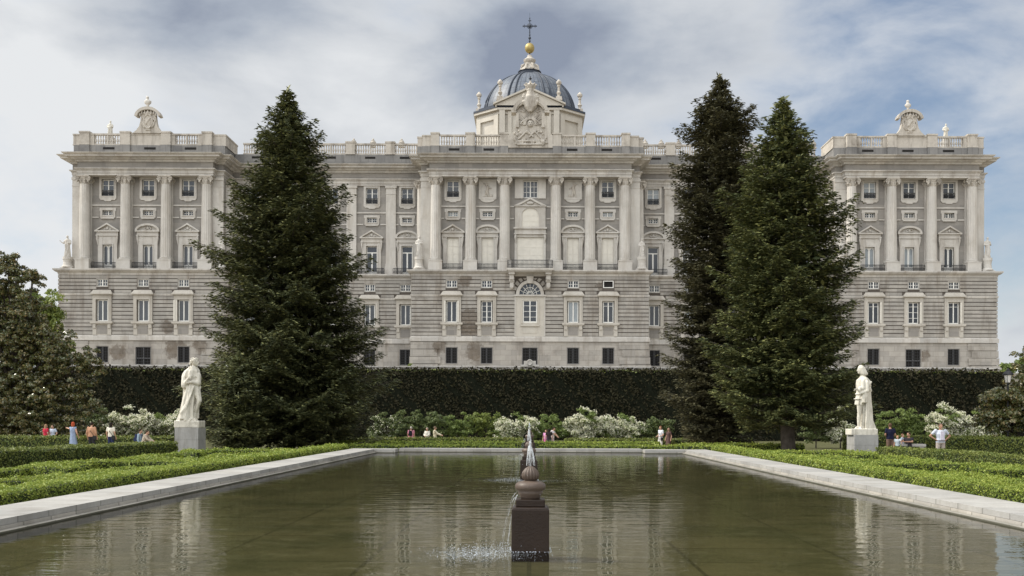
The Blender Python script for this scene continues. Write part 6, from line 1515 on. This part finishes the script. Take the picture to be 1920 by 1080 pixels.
p = person('man in a white tee and pale trousers walking left', 1239, 67, 1.72, R(-60), top=(.68, .7, .74), bcol=(.66, .64, .6), hair=(.2, .09, .05), group=g2, pose=dict(kl=(-.1, -.12, .48), al=(-.1, -.14, .08), ar=(.1, .2, .12), wr=(.16, -.2, 1.0), wl=(-.16, -.2, 1.0))); strap_bag(p, 'dark bag held in front of the man in the white tee', 1, (.025, .025, .03), False)
person('woman in a dark brown dress walking behind the man in white', 1254, 69, 1.62, R(-50), top=(.1, .06, .055), bottom='dress', sleeves='short', hair=(.3, .2, .13), group=g2, hlen='bob')
g3 = 'visitors beside the right statue'
person('man in a navy shirt and khaki trousers seen from behind', 1669, 51.5, 1.74, R(178), top=(.012, .014, .035), bcol=(.2, .13, .1), hair=(.1, .06, .04), sk=skin2, group=g3, fat=1.1, pose=dict(wl=(-.14, -.16, .98), wr=(.14, -.16, .98)))
person('small child in a pale blue shirt by the stone bench', 1683, 50.3, 1.12, R(-40), top=(.42, .48, .52), hair=(.35, .17, .08), bottom='shorts', bcol=(.06, .07, .1), group=g3, pose=dict(er=(.3, -.1, 1.25), wr=(.45, -.25, 1.35)))
person('second small child leaning between the first child and the seated adult', 1692, 50.8, 1.2, R(60), top=(.33, .38, .46), hair=(.2, .11, .07), bottom='shorts', group=g3)
person('adult in dark clothes sitting on the stone bench', 1704, 50.2, 1.72, R(-55), seat=.5, top=(.025, .022, .028), hair=(.05, .03, .02), bcol=(.02, .02, .03), sk=skin2, group=g3, pose=dict(el=(-.27, -.1, .82), wl=(-.1, -.32, .85), er=(.27, -.1, .8), wr=(.0, -.34, .8)))
info = person('man in a pale checked shirt and grey trousers, hands on hips', 1763.5, 43.5, 1.76, 0, top=(.5, .53, .6), bcol=(.4, .34, .3), hair=(.1, .07, .05), sk=skin2, group=g3, fat=1.12,
       pose=dict(sl=(-.2, .01, 1.38), sr=(.2, .01, 1.38), el=(-.42, .06, 1.16), er=(.42, .06, 1.16), wl=(-.2, -.03, 1.0), wr=(.2, -.03, 1.0), kl=(-.12, -.01, .48), kr=(.12, -.01, .48), al=(-.14, .03, .07), ar=(.14, .03, .07)))
r_, V3, k = info
m = MB(); m.box(-.085*k, .085*k, -.185*k, -.15*k, .98*k, 1.36*k, top=(.02, .0)); m.build('checked_front', cloth((.68, .66, .72)), r_)
m = MB()
for q in range(4): z = (1.02+.09*q)*k; m.box(-.08*k, .08*k, -.1875*k, -.1852*k, z, z+.008)
for q in range(3): x = (-.05+.05*q)*k; m.box(x, x+.007, -.1872*k, -.1851*k, .99*k, 1.34*k)
o = m.build('check_pattern', cloth((.35, .25, .4)), r_)
m = MB(); m.tube([(.178*k*math.cos(a)*1.05, .142*k*math.sin(a)*1.05, .955*k) for a in np.linspace(0, 2*PI, 20)], .02*k, 5); m.build('belt', cloth((.05, .02, .015)), r_)
# benches
def bench(label, px, ytop, Y, w):
    X, _, zt = at(px, ytop, Y); g = gz(Y); o = empty('stone_bench', (X, Y, g)); tag(o, label, 'bench'); h = zt-g
    m = MB(); m.box(-w/2, w/2, -.28, .28, h-.12, h); b = m.build('seat', M['coping'], o)
    for s in (-1, 1): m = MB(); m.box(s*w*.36-.12, s*w*.36+.12, -.22, .22, 0, h-.121); m.build('leg', M['coping'], o)
bench('grey stone bench with the seated adult, right of the navy shirted man', 1710, 832.5, 50.4, 1.2)
bench('pale stone bench cut off by the left edge of the photo', 8, 841.5, 44, 1.5)
# lamp
X, _, zt = at(1890, 690, 58.4); lamp = empty('street_lamp', (X, 58.4, gz(58.4))); tag(lamp, 'dark hooded garden lamp with white glass, rising from the right magnolia', 'street lamp'); h = zt-gz(58.4)
m = MB(); m.lathe([(.13, 0), (.14, .15), (.09, .3), (.08, .8), (.05, .9), (.045, h-1.0), (.07, h-.95), (.04, h-.88)], 12); m.build('post', M['iron'], lamp)
m = MB(); m.lathe([(.13, h-.86), (.15, h-.83), (.23, h-.42)], 10); m.build('glass', plain('lamp_glass', (.62, .6, .56), .3, .1), lamp)
m = MB()
for q in range(5): a = q*2*PI/5+.3; m.tube([(.152*math.cos(a), .152*math.sin(a), h-.86), (.235*math.cos(a), .235*math.sin(a), h-.41)], .012, 4)
m.build('ribs', M['iron'], lamp)
m = MB(); m.lathe([(.29, h-.42), (.31, h-.4), (.29, h-.33), (.2, h-.22), (.09, h-.14), (.11, h-.1), (.05, h-.06), (.02, h)], 14); m.build('hood', M['iron'], lamp, smooth=False)
# ================================================================== camera, light, sky
cam = bpy.data.cameras.new('camera'); co = bpy.data.objects.new('camera', cam); COL.objects.link(co); sc.camera = co
cam.sensor_width = 36; cam.lens = 36*F/1920; cam.shift_x = -(VX-960)/1920; cam.shift_y = (VY-540)/1920
cam.clip_start = 0.1; cam.clip_end = 5000
co.matrix_world = Matrix.Translation((0, 0, H0)) @ Euler((PI/2, 0, 0)).to_matrix().to_4x4() @ Matrix.Rotation(ROLL, 4, 'Z')
el = R(46); az = R(9)
sd = Vector((-math.cos(el)*math.cos(az), math.cos(el)*math.sin(az), math.sin(el)))
sun = bpy.data.lights.new('sun', 'SUN'); sun.energy = 5.0; sun.angle = R(0.6); sun.color = (1.0, 0.94, 0.84)
so = bpy.data.objects.new('sun', sun); COL.objects.link(so); so.rotation_euler = sd.to_track_quat('Z', 'Y').to_euler()
w = bpy.data.worlds.new('World'); sc.world = w; w.use_nodes = True; t = w.node_tree; t.nodes.clear()
out = nd(t, 'ShaderNodeOutputWorld')
sky = nd(t, 'ShaderNodeTexSky', sky_type='NISHITA'); sky.sun_disc = False; sky.sun_elevation = el; sky.sun_rotation = math.atan2(sd.x, sd.y)
b1 = nd(t, 'ShaderNodeBackground'); b1.inputs[1].default_value = 0.15; t.links.new(sky.outputs[0], b1.inputs[0])
tc = nd(t, 'ShaderNodeTexCoord'); V = tc.outputs['Generated']
def dirv(px, py): return Vector((px-VX, F, VY-py)).normalized()
def blob(px, py, r_out, r_in, vec=None):
    d = nd(t, 'ShaderNodeVectorMath', operation='DOT_PRODUCT'); d.inputs[1].default_value = dirv(px, py) if vec is None else vec
    nv = nd(t, 'ShaderNodeVectorMath', operation='NORMALIZE'); t.links.new(V, nv.inputs[0]); t.links.new(nv.outputs[0], d.inputs[0])
    n = nd(t, 'ShaderNodeMapRange', interpolation_type='SMOOTHSTEP'); n.inputs['From Min'].default_value = math.cos(R(r_out)); n.inputs['From Max'].default_value = math.cos(R(r_in))
    t.links.new(d.outputs['Value'], n.inputs['Value']); return n.outputs['Result']
def mth(op, a, b=None, clamp=False):
    n = nd(t, 'ShaderNodeMath', operation=op); n.use_clamp = clamp
    for s, v in ((0, a), (1, b)):
        if v is None: continue
        if isinstance(v, (int, float)): n.inputs[s].default_value = v
        else: t.links.new(v, n.inputs[s])
    return n.outputs[0]
mp = nd(t, 'ShaderNodeMapping'); mp.inputs['Scale'].default_value = (1, 1, 2.0); mp.inputs['Location'].default_value = (3.1, 0, 1.7); t.links.new(V, mp.inputs['Vector'])
def cn(scale, detail, rough, dist=0.0):
    n = nd(t, 'ShaderNodeTexNoise'); n.inputs['Scale'].default_value = scale; n.inputs['Detail'].default_value = detail; n.inputs['Roughness'].default_value = rough; n.inputs['Distortion'].default_value = dist
    t.links.new(mp.outputs[0], n.inputs['Vector']); return n.outputs['Fac']
n1 = cn(3.2, 7, 0.5, 0.3); n2 = cn(6.5, 7, 0.55, 0.2); n3 = cn(1.6, 3, 0.5)
# blue gaps
gap = mth('ADD', mth('MULTIPLY', blob(1800, 120, 17, 2), 0.62), mth('MULTIPLY', blob(60, 470, 6, 1), 0.1))
gap = mth('ADD', gap, mth('MULTIPLY', blob(1900, 480, 8, 1), 0.2))
gap = mth('ADD', gap, mth('MULTIPLY', blob(380, 250, 5, .5), 0.14))
cover = mth('SUBTRACT', mth('ADD', mth('MULTIPLY', mth('SUBTRACT', n2, 0.5), 1.9), 0.93), gap)
mask = nd(t, 'ShaderNodeMapRange', interpolation_type='SMOOTHSTEP'); mask.inputs['From Min'].default_value = -0.1; mask.inputs['From Max'].default_value = 0.85; t.links.new(cover, mask.inputs['Value'])
# thickness -> darker underside
dk = mth('ADD', mth('MULTIPLY', blob(1150, 20, 15, 2), 0.42), mth('MULTIPLY', blob(420, -20, 10, 1), 0.32))
dk = mth('ADD', dk, mth('MULTIPLY', blob(700, -200, 24, 3), 0.3))
dk = mth('SUBTRACT', dk, mth('MULTIPLY', blob(80, 420, 12, 2), 0.5)); dk = mth('SUBTRACT', dk, mth('MULTIPLY', blob(650, 190, 9, 1), 0.25)); dk = mth('SUBTRACT', dk, mth('MULTIPLY', blob(60, 100, 6, 1), 0.2))
dk = mth('SUBTRACT', dk, mth('MULTIPLY', blob(1700, 330, 9, 1), 0.2))
dk = mth('ADD', dk, mth('MULTIPLY', mth('SUBTRACT', n1, 0.5), 3.0)); dk = mth('ADD', dk, mth('MULTIPLY', mth('SUBTRACT', n2, 0.5), 1.7)); dk = mth('ADD', mth('MULTIPLY', dk, .74), 0.16, True)
rm = nd(t, 'ShaderNodeValToRGB'); t.links.new(dk, rm.inputs[0])
e = rm.color_ramp.elements; e[0].position = 0.0; e[0].color = (0.85, 0.87, 0.89, 1); e[1].position = 1.0; e[1].color = (0.29, 0.335, 0.43, 1)
q_ = e.new(0.35); q_.color = (0.68, 0.71, 0.75, 1); q_ = e.new(0.7); q_.color = (0.45, 0.5, 0.58, 1)
# bright patch added to the unseen sky behind the camera, fills the shaded palace front
fill_patch = blob(0, 0, 75, 12, Vector((-0.42, -0.5, 0.75)).normalized())
gain = mth('ADD', mth('MULTIPLY', fill_patch, SKY_FILL), 1.0)
b2 = nd(t, 'ShaderNodeBackground'); t.links.new(rm.outputs[0], b2.inputs[0]); t.links.new(mth('MULTIPLY', gain, SKYK), b2.inputs[1])
mx = nd(t, 'ShaderNodeMixShader'); t.links.new(mask.outputs[0], mx.inputs[0]); t.links.new(b1.outputs[0], mx.inputs[1]); t.links.new(b2.outputs[0], mx.inputs[2])
t.links.new(mx.outputs[0], out.inputs[0])
vs = sc.view_settings; vs.view_transform = 'Standard'; vs.look = 'None'; vs.gamma = 1; vs.exposure = EXPO
sc.render.engine = 'CYCLES'
sc.cycles.max_bounces = 6; sc.cycles.transparent_max_bounces = 8; sc.cycles.diffuse_bounces = 3
